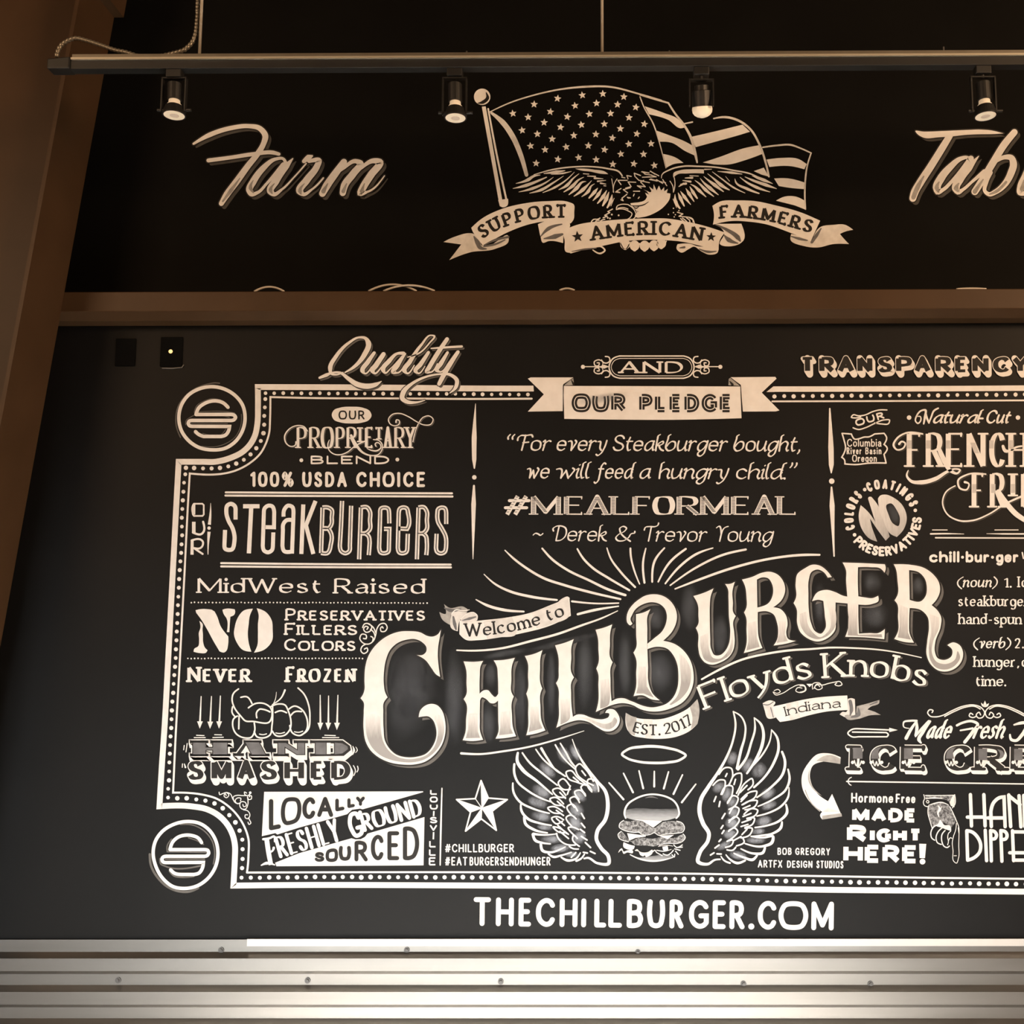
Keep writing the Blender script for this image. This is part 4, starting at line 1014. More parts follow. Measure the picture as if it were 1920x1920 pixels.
T(t, 'AND', 1680, 2412, 478, 480, 134, 34, thin=.3, serif=16)
t.done()

t = Thing('painted_banner', 'pale ribbon banner with dark inline letters OUR PLEDGE', 'banner', lift=1)
t.F("|658,540 690,526 1168,526 1060,608 1050,905 658,910 838,716", 'ribbon_tail'); t.F("|3442,520 3456,540 3290,697 3488,897 3448,908 3078,910 3052,612 2940,524", 'ribbon_tail')
t.F("|1168,526 1180,612 1066,616", 'fold'); t.F("|2918,545 2915,612 3045,622 2935,530", 'fold')
t.F("1058,622c 2000,624 3048,628c 3062,985c 2500,1000 1068,992c", 'ribbon_front', mat='white', layer=4)
t.S("1060,605,8 1165,535,6/1055,900,4 1058,615,10/3050,612,9 2945,535,6/3052,620,8 3072,905,5", part='fold_line', mat='black', layer=5)
t.S("1150,560,10 1172,600,26/2930,570,10 2960,605,30", part='fold_line')
T(t, 'OUR', 1158, 1765, 918, 918, 212, 60, part='lettering', cap='b'); T(t, 'PLEDGE', 1912, 2958, 918, 918, 206, 60, part='lettering', cap='b')
for p in list(t.prims['lettering']): t.P_('inlay', 'white', 7).append(('S', [(a, b, 9/RS) for a, b, w in p[1]], p[2], 'r'))
t.E(1500, 760, 340, 60, -8, 'chalk_dust#2', 'dust', 6)
t.done({'lettering': 'dark bold letters', 'inlay': 'thin pale line inside each letter'})

R(*Z5)
t = Thing('painted_word', 'black block letters TRANSPARENCY with pale block shadow at upper right', 'painted word', lift=3)
for ch, a, b in [('T', 2, 128), ('R', 165, 300), ('A', 322, 468), ('N', 492, 622), ('S', 668, 792), ('P', 824, 962), ('A', 978, 1122), ('R', 1162, 1304), ('E', 1330, 1440), ('N', 1478, 1618), ('C', 1655, 1800), ('Y', 1818, 1960)]:
    tmp = Thing('', '', ''); T(tmp, ch, a, b, 358, 356, 132, 46, thin=.5, nib=10, cap='b')
    k = 'letter#%s%d' % (ch, a); t.P_(k, 'white', 3); t.P_(k + '>face', 'black', 4)
    for p in tmp.prims['']:
        t.P_(k).append(('S', [(x, y, w+2.6) for x, y, w in p[1]], p[2], 'r')); t.P_(k + '>face').append(p)
    t.block(4.2, 6.6, k)
t.done()

# ================================================================== left column of the mural
R(*Z2)
t = Thing('painted_badge', 'pale oval badge with dark word OUR above the flourished serif line', 'badge')
t.F("192,948 215,895 290,865 415,856 545,868 620,905 640,955 610,1005 530,1035 415,1044 290,1032 215,1000"); T(t, 'OUR', 272, 562, 1000, 1000, 102, 17, part='lettering', sp=26); t.done({'lettering': 'dark capitals OUR'})
t = Thing('painted_word', 'condensed serif PROPRIETARY with curling swashes and grey shadow, upper left column', 'painted word', split='letter')
for ch, a, b in [('P', -210, -80), ('R', -70, 72), ('P', 228, 346), ('R', 352, 486), ('A', 770, 876), ('R', 888, 1024), ('Y', 1010, 1140)]:
    T(t, ch, a, b, 1320, 1320, 236, 31, thin=.34, serif=13, nib=12)
T(t, 'O', 72, 212, 1325, 1325, 244, 36, thin=.34, nib=6); T(t, 'I', 488, 545, 1255, 1255, 168, 32, thin=.34, serif=12); T(t, 'E', 556, 664, 1320, 1320, 236, 36, thin=.34, serif=14); T(t, 'T', 672, 772, 1225, 1225, 140, 28, thin=.34, serif=12)
t.S("-80,1130,10 -120,1080,12 -200,1068,12 -290,1110,12 -338,1190,16 -318,1270,14 -270,1302,12 -220,1290,12 -210,1250,16/410,1180,30 470,1290,32 540,1370,22 640,1405,14 720,1390,12 760,1330,12 755,1270,12 720,1235,12 660,1225,10/690,1300,14 680,1275,12 700,1258,12 735,1275,12 745,1315,14 710,1347,16 640,1347,14 590,1325,8")
t.S("165,1230,8 148,1280,12 160,1340,12 210,1385,12 290,1395,12 370,1365,12 450,1300,12 560,1245,16/1105,1250,12 1125,1160,10 1170,1040,11 1220,975,11 1290,960,11 1332,995,11 1310,1050,11 1230,1060,11 1150,1025,11 1050,965,12 950,930,12 870,945,12 830,1000,12 850,1050,12 900,1070,12 950,1050,12 950,1010,12 920,1003,12 915,1030,18")
t.shadow(2.0, 1.6, .8); t.done()
t = Thing('painted_word', 'wide thin capitals BLEND between two dots', 'painted word', split='letter')
T(t, 'BLEND', -45, 838, 1502, 1502, 96, 19, sp=34); t.D("930,1450 -150,1458", 22); t.done()
t = Thing('painted_text', 'rounded capitals reading 100% USDA CHOICE above the double rule', 'painted text', split='word')
T(t, '100%', -725, -236, 1758, 1758, 172, 33, sp=32); T(t, 'USDA', -138, 362, 1760, 1760, 172, 33, sp=32); T(t, 'CHOICE', 468, 1242, 1760, 1760, 172, 33, sp=34); t.done()
t = Thing('painted_rule', 'double rule under the words 100% USDA CHOICE', 'rule', group='double rules')
t.S("-1000,1819 0,1825 1545,1830/-1004,1855 0,1860 1550,1866", 23); t.done()
R(*Y1)
t = Thing('painted_word', 'boxy letters OUR stacked vertically beside the inner border line', 'painted word')
t.S("500,155,34 500,270,34", cap='b'); t.S("490,165 502,147c 595,147c 612,162c 612,268c 598,284c 502,284c 490,268c", 18, closed=True)
t.S("500,350,40 500,478,40", cap='b'); t.S("490,470c 590,485 605,470 605,350c", 24)
t.S("482,560,32 480,720,36", cap='b'); t.S("475,560c 585,555 600,570 592,630 575,645 500,645c 600,712c", 22); t.done()
t = Thing('painted_rule', 'slim vertical wedge and dot divider beside the stacked letters OUR', 'rule')
t.S("690,138,4 688,250,20 675,382,36/672,462,36 662,600,18 660,718,8", cap='b'); t.D("672,421", 20); t.done()
t = Thing('painted_word', 'tall condensed lettering, solid front half and inline back half, between double rules', 'painted word')
t.S("970,325c 970,230 970,240c 958,170 918,148 880,165 866,240 890,335 935,420 958,510 950,620c 930,660 890,667 855,655 845,600c 852,442c", 46, 'solid_letter#1', cap='b', mat='white', layer=3)
t.S("1055,175 1240,175/1147,175 1120,705", 48, 'solid_letter#2', cap='b', mat='white', layer=3)
t.S("1300,410c 1402,412c 1405,240c 1380,175 1340,168 1300,195 1288,260c 1276,620c 1292,675 1335,694 1380,668 1390,620c 1395,470c", 44, 'solid_letter#3', cap='b', mat='white', layer=3)
t.S("1510,292c 1520,210 1560,168 1605,180 1622,250c 1605,708c/1605,330 1540,335 1508,375 1503,440c 1497,620c 1515,678 1605,685c", 44, 'solid_letter#4', cap='b', mat='white', layer=3)
t.S("1732,155 1710,712/1870,115 1762,390c 1845,712", 46, 'solid_letter#5', cap='b', mat='white', layer=3)
R(*Y2)
LET = [0, 0, 0, 1, 2, 2, 2, 3, 4, 5, 5, 5, 6]
for i, s in enumerate(["88,190 72,702", "88,190c 150,190 190,215 192,300 188,380 160,420 90,425c", "88,425c 150,428 182,475 178,620c 170,660 150,697 72,700c", "308,115c 296,400 283,620c 300,682 345,704 388,682 396,620c 403,400 410,170c", "520,190 500,772",
          "520,190c 590,188 622,235 622,330 618,440 580,475 510,478c", "560,478c 605,510 618,570 615,640 608,725c", "840,368c 838,260c 820,198 785,190 748,200 737,260c 725,640c 745,697 785,704 825,690 835,640c 840,430c 780,430c",
          "940,425c 1040,430c 1055,400 1050,250c 1032,197 1000,188 962,200 945,260c 935,640c 955,697 995,704 1030,690 1042,640c 1048,485c", "1168,190 1150,772", "1168,190c 1230,188 1262,235 1262,330 1258,440 1225,475 1158,478c", "1212,478c 1250,510 1262,580 1255,725c",
          "1480,375c 1480,250c 1462,197 1430,190 1392,205 1380,260 1388,350 1430,425 1472,510 1478,640c 1460,692 1420,706 1380,690 1365,640c 1372,485c"]):
    t.S(s, 48, 'inline_letter#%d' % LET[i], cap='b', mat='white', layer=3); t.S(s, 9, 'inline', cap='b')
t.done()
R(*Y2)
t = Thing('painted_rule', 'double rule above the words MidWest Raised', 'rule', group='double rules')
t.S("-1052,815 0,826 1530,832/-1052,852 0,860 1533,863", 23); t.done()
R(*Y1)
t = Thing('painted_text', 'wide serif line MidWest Raised in the left column', 'painted text', split='word')
T(t, 'MidWest', 535, 1945, 1150, 1152, 168, 31, thin=.28, serif=12, sp=34); T(t, 'Raised', 2072, 3108, 1156, 1160, 170, 31, thin=.28, serif=12, sp=38); t.done()
for lab, s, g in (('dotted line under the words MidWest Raised', "470,1258 1800,1260 3125,1265", 40), ('dotted line above the words NEVER FROZEN', "435,1888 1400,1886 2400,1888", 38)):
    t = Thing('dotted_line', lab, 'dotted line', group='dotted lines'); t.dotrow(s, 9, g, '', .4); t.done()
t = Thing('painted_word', 'huge ragged stencil word NO in the left column', 'painted word')
t.F("520,1345c 560,1335 700,1338c 735,1360c 765,1420 800,1520 888,1640c 885,1740 868,1800 848,1818 790,1808c 720,1690 650,1560 580,1445 528,1375c", 'letter'); t.F("563,1465c 600,1500 598,1560 603,1620 605,1700 625,1765 655,1795c 640,1820 560,1826 498,1812c 505,1780 550,1750 560,1680 557,1600 575,1540", 'letter')
t.F("822,1340c 850,1330 960,1335c 966,1360 958,1392 912,1418c 905,1500 900,1592c 872,1590c 870,1440 835,1385", 'letter')
t.F("1165,1328c 1060,1350 990,1440 960,1540 952,1610 985,1710 1050,1790 1148,1812c 1120,1720 1108,1600 1118,1500 1130,1410", 'letter#2'); t.F("1208,1322c 1310,1365 1380,1470 1387,1560 1380,1690 1290,1790 1178,1822c 1215,1740 1222,1620 1222,1500 1230,1400", 'letter#2'); t.done()
R(*Y2)
for s, a, b, y in (('Preservatives', -332, 1245, 1462), ('Fillers', -340, 482, 1625), ('Colors', -345, 462, 1803)):
    t = Thing('painted_word', 'copperplate word %s beside the ragged NO' % s.upper(), 'painted word', split='letter'); T(t, s, a, b, y-2, y, 136, 25, thin=.68, serif=4, sc=.83, sp=22); t.done()
t = Thing('painted_flourish', 'curled vine flourish after the words FILLERS and COLORS', 'flourish')
t.S("588,1560 602,1537 575,1525 550,1558 575,1592 625,1578 642,1530 610,1497 560,1500 540,1540/770,1547 760,1530 742,1545 748,1582 790,1582 816,1540 790,1495 740,1500 702,1550 687,1620 660,1690 610,1725 550,1717 508,1662 530,1615 580,1627 578,1665 548,1662/602,1498 652,1530 687,1600/628,1560 662,1590 680,1640/632,1640 654,1652 652,1692/580,1725 532,1755 520,1802 550,1832 597,1800 590,1770 560,1782", 13); t.done()
R(*X1)
t = Thing('painted_word', 'pointed serif word NEVER at the left, before the FROZEN', 'painted word', split='letter'); T(t, 'Never', 368, 918, 270, 270, 132, 30, thin=.42, serif=5, sc=.87, sp=16); t.done()
t = Thing('painted_word', 'pointed serif word FROZEN ending just left of the giant C', 'painted word', split='letter'); T(t, 'Frozen', 1210, 1818, 270, 270, 134, 30, thin=.42, serif=5, sc=.87, sp=18); t.done()
for i, (xa, ya, xb, yb, lab) in enumerate([(490, 392, 480, 610, 'leftmost downward arrow left of the drawn fist'), (578, 392, 568, 612, 'middle downward arrow left of the drawn fist'), (655, 388, 645, 610, 'downward arrow close to the left side of the drawn fist'),
        (1510, 382, 1512, 622, 'downward arrow close to the right side of the drawn fist'), (1582, 388, 1580, 622, 'middle downward arrow right of the drawn fist'), (1662, 382, 1655, 622, 'rightmost downward arrow right of the drawn fist')]):
    t = Thing('painted_arrow', lab, 'arrow', group='arrows around the fist'); t.S("%d,%d,8 %d,%d,16" % (xa, ya, xb, yb)); t.F("|%d,%d %d,%d %d,%d" % (xb-25, yb-4, xb+24, yb-4, xb-2, yb+58)); t.done()
t = Thing('painted_fist', 'line drawn clenched fist pressing down on the word HAND', 'drawing')
t.S("810,328 765,370 755,420 772,482 830,562 870,602 930,606 1080,605 1097,560 1085,490 1040,457 960,452 895,490/830,400 880,395 925,452/967,575 965,530 990,502 1030,505 1080,525/760,480 755,530 785,570/800,560 770,582 760,642 790,712 860,747 920,742 945,702 945,620/815,560 812,670/945,692 965,735 1030,747 1080,722 1097,640 1102,480/1090,478 1150,457 1210,467 1235,512 1242,690 1210,722 1130,727 1100,690/1125,530 1170,515 1222,532/1240,502 1290,475 1350,502 1390,562 1387,690 1340,727 1270,702 1250,642/1255,560 1290,525 1350,522/1320,320 1370,370 1410,462 1422,562 1402,682 1340,727", 13)
t.S("1208,338,16 1175,405,12 1100,462,8/1135,355,4 1125,420,6 1100,470,6"); t.S("990,715 1020,720 1050,713/1130,705 1165,710 1205,700/1290,695 1325,700 1360,690", 9); t.done()
# HAND: fat grey faced slab letters with white block edge
t = Thing('painted_word', 'fat grey faced slab word HAND with white edge under the fist', 'painted word')
gh = ["|420,788 528,788 528,888 420,888", "|592,788 712,788 712,888 592,888", "|528,832 592,832 592,850 528,850", "|870,785 985,785 1040,890 925,890", "|1150,790 1215,790 1318,858 1318,790 1375,790 1375,888 1310,888 1205,822 1205,888 1150,888", "|1470,788 1560,788 1560,888 1470,888", "|1635,788 1700,795 1745,820 1748,845 1700,880 1635,888",
      "|400,776 545,776 545,786 400,786", "|400,890 545,890 545,898 400,898", "|575,776 745,776 745,786 575,786", "|575,890 735,890 735,898 575,898", "|860,776 1000,776 1000,786 860,786", "|770,886 850,886 850,896 770,896", "|905,888 1070,888 1070,898 905,898", "|795,890 868,790 878,800 812,890", "|1115,776 1230,776 1230,788 1115,788", "|1115,888 1235,888 1235,898 1115,898", "|1290,776 1400,776 1400,786 1290,786", "|1430,776 1700,776 1760,820 1765,850 1710,895 1430,898 1430,888 1640,888 1640,788 1430,786"]
for s in gh: t.F(s)
t._copy('', '', 0, 0, 3.6, outline=True)
base = list(t.prims['']); t.block(1.6, 7.0, '', 3)
for s in gh: t.F(s, 'face')
t._copy('face', 'face', 0, 0, 1.6, outline=True)
for s in gh[:7]: t.F(s, 'grey_face')
t.F("|1566,790 1600,790 1600,886 1566,886", 'highlight'); t.F("|842,868 872,815 905,868", 'highlight')
t.done({'grey_face': 'mid grey letter centres'})
t = Thing('motion_mark', 'short speed lines around the word HAND', 'drawing')
t.S("450,725 515,728/430,745 525,745/605,720 665,722/590,745 680,742/1550,725 1640,728/1530,745 1670,745/345,812 340,850/370,795 360,868", 8); t.S("1790,820,6 1800,855,18 1788,890,8/1815,825,4 1828,855,8 1812,875,4/345,970,6 355,1000,16 348,970,4/330,970 328,1000/1795,985 1812,1030 1798,1070/1830,990 1835,1020 1825,1040", 8); t.done()
t = Thing('painted_word', 'black letter word SMASHED with white block shadow', 'painted word')
for ch, a, b in [('S', 375, 512), ('M', 578, 750), ('A', 800, 950), ('S', 998, 1142), ('H', 1202, 1372), ('E', 1428, 1545), ('D', 1604, 1770)]:
    tmp = Thing('', '', ''); T(tmp, ch, a, b, 1106, 1106, 160, 50, thin=.45, nib=8, cap='b')
    k = 'letter#%s%d' % (ch, a); t.P_(k, 'white', 3); t.P_(k + '>face', 'black', 4)
    for p in tmp.prims['']:
        t.P_(k).append(('S', [(x, y, w+3.2) for x, y, w in p[1]], p[2], 'r')); t.P_(k + '>face').append(p)
    t.block(3.4, 6.6, k)
t.done()
R(*V1)
t = Thing('painted_flourish', 'small curled corner flourish beside the lower left border scoop', 'flourish')
t.S("905,152 912,180 940,170 990,155 1030,170 1060,230 1090,272 1142,280/985,190 972,167 960,195 988,215 1015,182 992,157/1072,250 1065,205 1110,187 1160,190 1215,190/1145,250 1150,222 1112,217 1085,245 1110,282 1150,265/1215,162 1190,150 1195,180 1225,190 1262,160/1250,205 1242,192 1267,192 1265,230 1237,235 1225,202 1230,280 1200,342 1160,340 1137,300 1150,262 1200,267 1210,305 1182,315 1172,290/1180,350 1230,365 1252,410 1230,450 1200,440 1200,407 1225,407/1235,440 1250,470 1262,500 1242,515 1230,490", 10); t.D("1255,158", 15); t.done()
R(*V2)
t = Thing('painted_sign', 'white panel split by a slanted FRESHLY GROUND ribbon, lower left', 'sign')
t.F("|-388,268 1400,262 1400,272 720,465 690,457 600,470 545,520 0,672 -240,748 -262,732 -414,767", 'panel'); t.F("|1415,552 1405,1095 -250,1105 -265,1066 0,960 595,790 640,803 700,800 745,776 775,738", 'panel')
for ch, a, b, y, h, w in [('L', -335, -200, 706, 372, 50), ('O', -158, -6, 652, 318, 50), ('C', 42, 188, 590, 264, 48), ('A', 208, 388, 552, 228, 46), ('L', 412, 516, 492, 164, 40), ('L', 548, 632, 454, 130, 36), ('Y', 645, 745, 426, 104, 36)]:
    sk = -.17 if ch in 'LOC' else 0
    if ch == 'O': t.S("-130,%d -135,%d -34,%d -28,358" % (360, 620, 590), 46, 'lettering', closed=True); continue
    T(t, ch, a, b, y, y + (b-a)*(-.2 if ch in 'LC' else 0), h - (20 if ch in 'LC' else 0), w, part='lettering', up='v')
for ch, a, b, y, h, w in [('S', 180, 290, 1056, 110, 32), ('O', 314, 432, 1052, 142, 40), ('U', 455, 586, 1044, 168, 42), ('R', 628, 778, 1052, 232, 44), ('C', 812, 956, 1038, 286, 46), ('E', 998, 1132, 1038, 326, 46), ('D', 1172, 1356, 1036, 376, 48)]:
    if ch == 'O': t.S("335,940 332,1030 410,1030 410,928", 38, 'lettering', closed=True); continue
    T(t, ch, a, b, y, y, h, w, part='lettering', nib=0)
R(*X1)
t.S("1052,1620,40 1068,1730,40 1088,1836,38", part='ribbon_lettering', cap='b'); t.S("1022,1616,20 1080,1606,18 1114,1592,18 1120,1636,14/1068,1730,16 1104,1712,16 1112,1690,22/1005,1840,10 1050,1822,26 1120,1836,10", part='ribbon_lettering')
T(t, 'RESHLY', 1160, 1696, 1774, 1622, 176, 30, thin=.38, sp=10, nib=5, part='ribbon_lettering', layer=4, h1=190)
R(*V2)
t.S("690,500c 672,560c 640,512 600,520 575,600 600,700 650,762 700,740 712,660c 660,672", 46, 'ribbon_lettering'); 
T(t, 'ROUND', 728, 1405, 712, 528, 196, 42, thin=.38, sp=10, nib=5, part='ribbon_lettering')
t.done({'lettering': 'dark letters on the white panel', 'ribbon_lettering': 'white slanted letters'})
t = Thing('painted_word', 'tiny vertical stacked capitals LOUISVILLE beside a thin line', 'painted word', split='letter')
for ch, a, b, y, h in [('L', 1478, 1562, 302, 62), ('O', 1478, 1562, 388, 68), ('U', 1478, 1562, 468, 64), ('I', 1508, 1530, 542, 58), ('S', 1474, 1560, 622, 72), ('V', 1472, 1560, 708, 72), ('I', 1505, 1525, 802, 80), ('L', 1468, 1548, 894, 80), ('L', 1466, 1548, 988, 80), ('E', 1464, 1546, 1096, 92)]:
    if ch == 'I': t.S("%d,%d %d,%d" % (a+10, y, a+13, y-h), 17, cap='b')
    else: T(t, ch, a, b, y, y, h, 17, cap='b')
t.done()
t = Thing('painted_rule', 'thin vertical line right of the stacked LOUISVILLE', 'rule'); t.S("1612,228,14 1600,660,20 1592,1092,14"); t.done()

# ================================================================== centre of the mural
R(*Z3)
t = Thing('painted_rule', 'vertical wedge and dot divider left of the quotation', 'rule', group='vertical dividers')
t.S("70,822,6 55,1200,56 55,1450,48 57,1548,14"); t.D("56,1650", 26); t.S("52,1745,22 48,1950,52 45,2200,36 41,2568,8"); t.done()
R(*Z5)
t = Thing('painted_rule', 'vertical wedge and dot divider right of the quotation', 'rule', group='vertical dividers')
t.S("255,668,12 265,1000,46 268,1150,42 268,1218,10"); t.D("272,1290", 24); t.S("270,1342,14 275,1500,44 284,1750,22 292,1932,12"); t.done()
R(*Z3)
t = Thing('painted_text', 'italic line For every ... bought, first line of the quotation', 'painted text', split='word')
bl = lambda x: 1352 + (x-500)*.0032
for s, a, b in (('\u201c', 400, 484), ('For', 530, 905), ('every', 972, 1535), ('Steakburger', 1605, 2890), ('bought,', 2972, 3725)):
    T(t, s, a, b, bl(a), bl(b), 184, 22, thin=.5, slant=.16, font='it', sp=12, nib=35)
t.done()
t = Thing('painted_text', 'italic line we will feed a hungry child, second line of the quotation', 'painted text', split='word')
bl = lambda x: 1664 + (x-640)*.0036
for s, a, b in (('we', 632, 892), ('will', 965, 1345), ('feed', 1425, 1835), ('a', 1905, 2028), ('hungry', 2125, 2905), ('child.', 2990, 3555), ('\u201d', 3575, 3665)):
    T(t, s, a, b, bl(a), bl(b), 184, 22, thin=.5, slant=.16, font='it', sp=12, nib=35)
t.done()
R(*Y3)
t = Thing('painted_word', 'engraved slab hashtag MEALFORMEAL with hatched stems', 'painted word', split='letter')
t.S("425,268 545,62/515,268 640,62", 46, cap='b'); t.S("450,112 672,112/405,192 645,192", 34)
for i in range(7):
    for xa in (425, 515): t.S("%d,%d %d,%d" % (xa+i*17+8-14, 240-i*28, xa+i*17+8+14, 240-i*28), 6, 'inline', cap='b')
for ch, a, b in [('M', 682, 1040), ('E', 1052, 1302), ('A', 1296, 1580), ('L', 1578, 1832), ('F', 1822, 2062), ('O', 2056, 2316), ('R', 2320, 2604), ('M', 2586, 2928), ('E', 2932, 3172), ('A', 3184, 3448), ('L', 3448, 3702)]:
    T(t, ch, a, b, 270, 272, 208, 60, thin=.16, serif=20, nib=8, hatch=(15, 6, .62), sth=12)
t.done({'inline': 'fine dark hatching'})
t = Thing('painted_text', 'italic signature line below the hashtag, ending above the sunburst', 'painted text', split='word')
for s, a, b, y, h in (('~', 700, 826, 562, 190), ('Derek', 935, 1548, 572, 180), ('&', 1628, 1850, 576, 180), ('Trevor', 1955, 2662, 576, 180), ('Young', 2755, 3408, 578, 180)):
    T(t, s, a, b, y-3, y, h, 19, thin=.5, slant=.12, font='it', sp=14, nib=35)
t.done()

# sunburst: every ray is a part
t = Thing('painted_sunburst', 'fan of curved tapering rays bursting behind the big shop name', 'sunburst')
for s in ["400,670,12 500,765,24 640,870,26 850,990,28 1060,1060,28 1350,1140,28 1700,1220,22", "820,650,20 930,770,26 1100,890,26 1350,1010,26 1560,1110,28 1755,1175,28", "1215,655,18 1280,760,24 1390,870,26 1560,980,26 1800,1120,22", "1548,645,14 1590,760,20 1690,900,24 1865,1085,22",
          "1812,650,22 1815,720,22 1850,880,20 1915,1050,14", "165,940,10 290,1050,22 450,1130,28 680,1190,30 985,1230,22", "75,1225,12 200,1290,30 380,1340,32 612,1360,20", "1155,1245,22 1400,1268,18 1678,1265,16", "1220,1390,26 1400,1345,30 1678,1300,14",
          "1985,650,16 1955,800,24 1970,1035,24", "2195,645,18 2090,780,26 2057,1025,22", "2435,655,24 2260,800,26 2125,1025,18", "2740,645,14 2560,710,26 2360,860,26 2205,1045,18", "3110,662,24 2860,720,26 2560,860,24 2260,1065,16"]:
    t.S(s, part='ray#%d' % len(t.prims), mat='white', layer=3)
t.done()
R(*Y3)
t = Thing('painted_rule', 'curved line sweeping up over the left half of the shop name', 'rule', group='curved lines around the shop name')
t.S("1668,1352,10 1500,1430,18 1250,1520,24 1000,1610,26 700,1690,26 350,1775,24 0,1800,20 -140,1795,16"); t.done()
R(*Y4)
t = Thing('painted_rule', 'curved line arching over the right half of the shop name', 'rule', group='curved lines around the shop name')
t.S("455,1105,16 700,1010,26 1100,870,28 1500,770,26 1920,722,28 2080,722,22"); t.done()
R(*X2)
t = Thing('painted_rule', 'curved line running under the left half of the shop name', 'rule', group='curved lines around the shop name')
t.S("1228,1575,26 1450,1583,22 1680,1555,22 2000,1500,20 2300,1420,18 2610,1322,6"); t.done()
R(*X4)
t = Thing('painted_rule', 'curved line between the shop name and the words Floyds Knobs', 'rule', group='curved lines around the shop name')
t.S("695,562,20 900,450,24 1150,340,24 1450,270,24 1700,235,24 1920,222,22 2127,206,20 2391,210,18 2719,233,16 3165,318,10"); t.done()

# the big arched shop name: every letter a part with its brushed grey foot
t = Thing('painted_shop_name', 'huge arching shop name in white letters with brushed grey feet and drop shadows', 'lettering', lift=1)
R(*X2)
t.E(640, 850, 330, 620, 8); t.E(640, 780, 200, 420, 8); t.E(1150, 950, 130, 600); t.E(1540, 1250, 90, 250); t.E(1560, 700, 80, 160); t.E(1880, 900, 70, 420)
t.F("1000,185c 960,240 900,262 850,255 770,215 640,200 540,205 440,235 330,300 240,390 180,490 150,600 140,750 140,860 125,910 95,955c 130,1000 132,1100 130,1300 150,1430 200,1530 300,1620 420,1675 560,1700 700,1700 820,1670 930,1590 1010,1480 1050,1340 1045,1200 1010,1090 960,1035 900,1018 830,1035 770,1090 750,1168c 800,1160 860,1160 910,1200 940,1270 950,1370 910,1490 830,1580 720,1615 600,1618 500,1590 420,1520 370,1430 355,1300 352,1100 355,1010 400,945c 370,880 358,800 360,650 380,530 430,410 510,335 620,295 710,290 790,325 838,385 835,430 800,465 728,468c 830,530 890,610 950,690 992,715c 975,600 965,470 970,370 985,280", 'letter#C')
t.F("160,1160c 240,1130 322,1165c 325,1310 350,1440 410,1540 500,1610 610,1640 720,1635 830,1600 920,1510 960,1400 965,1280 915,1165c 970,1140 1008,1160c 1035,1300 1010,1440 920,1570 810,1645 690,1675 560,1672 430,1645 310,1590 220,1500 170,1390 155,1280", 'letter#C>shading', mat='shade', layer=4, t=(600, 1130, 600, 1400))
t.F("1255,540c 1370,545 1475,535c 1445,600 1437,700 1435,905c 1480,868 1530,865 1570,910 1610,942 1645,905c 1640,700 1630,600 1595,530c 1720,522 1832,500c 1800,590 1793,750 1795,890 1820,935c 1800,990 1800,1150 1810,1280 1845,1382c 1730,1402 1615,1410c 1645,1340 1645,1200 1643,980c 1600,1012 1560,1010 1510,965 1460,945 1440,980c 1437,1200 1440,1320 1475,1422c 1350,1437 1245,1427c 1275,1340 1283,1200 1283,1010 1255,965c 1283,920 1288,780 1285,640", 'letter#H')
t.F("|1310,1130 1410,1130 1415,1330 1440,1400 1280,1405 1305,1310", 'letter#H>shading', mat='shade', layer=4, t=(0, 1100, 0, 1380)); t.F("|1670,1110 1780,1100 1785,1290 1812,1352 1655,1372 1668,1280", 'letter#H>shading', t=(0, 1080, 0, 1350))
R(*X3)
t.E(230, 950, 60, 420); t.E(560, 800, 60, 420); t.E(940, 650, 110, 480); t.E(1390, 550, 90, 420); t.E(700, 330, 500, 50, -14); t.E(60, 450, 300, 45, -10)
t.F("265,480c 365,457 462,415c 440,500 435,620 440,790 460,845c 440,900 440,1050 450,1200 495,1317c 390,1352 280,1372c 300,1290 302,1120 298,960 280,905c 300,850 300,700 298,560", 'letter#I')
t.F("|322,1050 415,1050 425,1210 462,1295 308,1335 325,1230", 'letter#I>shading', mat='shade', layer=4, t=(0, 1020, 0, 1300))
t.F("605,360c 710,332 815,290c 790,370 787,500 790,670 817,720c 790,770 785,900 790,1050 805,1165c 850,1140 920,1140 1000,1170 1080,1190 1150,1190 1210,1160 1215,1130 1168,1120c 1190,1085 1260,1080 1310,1130 1332,1200 1310,1270 1250,1320 1170,1327 1080,1282 980,1222 880,1202 760,1227 618,1287c 645,1180 645,1000 640,840 615,785c 640,740 645,640 640,480", 'letter#L')
t.F("665,970c 768,960c 772,1080 765,1190 665,1252c 668,1100", 'letter#L>shading', mat='shade', layer=4, t=(0, 940, 0, 1220))
t.F("860,1170 960,1178 1080,1225 1170,1245 1240,1220 1275,1170 1302,1200 1280,1260 1220,1302 1140,1292 1040,1240 940,1190", 'letter#L>shading', t=(850, 1100, 1250, 1330))
t.F("1060,185c 1150,162 1247,125c 1225,220 1222,350 1225,500 1252,550c 1230,610 1228,750 1230,870 1240,990c 1300,960 1380,956 1450,983 1495,1000c 1500,1042c 1430,1018 1350,1010 1250,1030 1160,1065 1063,1110c 1090,1000 1092,800 1090,680 1068,622c 1092,560 1092,400 1088,290", 'letter#L2')
t.F("1115,750c 1212,735c 1220,980 1212,1020 1112,1072c 1115,900", 'letter#L2>shading', mat='shade', layer=4, t=(0, 710, 0, 1010))
t.S("1245,1008,8 1350,985,14 1450,1008,12 1490,1020,8", part='letter#L2>shading')
R(*X4)
t.E(210, 480, 190, 250, 0); t.E(180, -140, 110, 180); t.E(900, 60, 100, 260); t.E(560, -250, 120, 300)
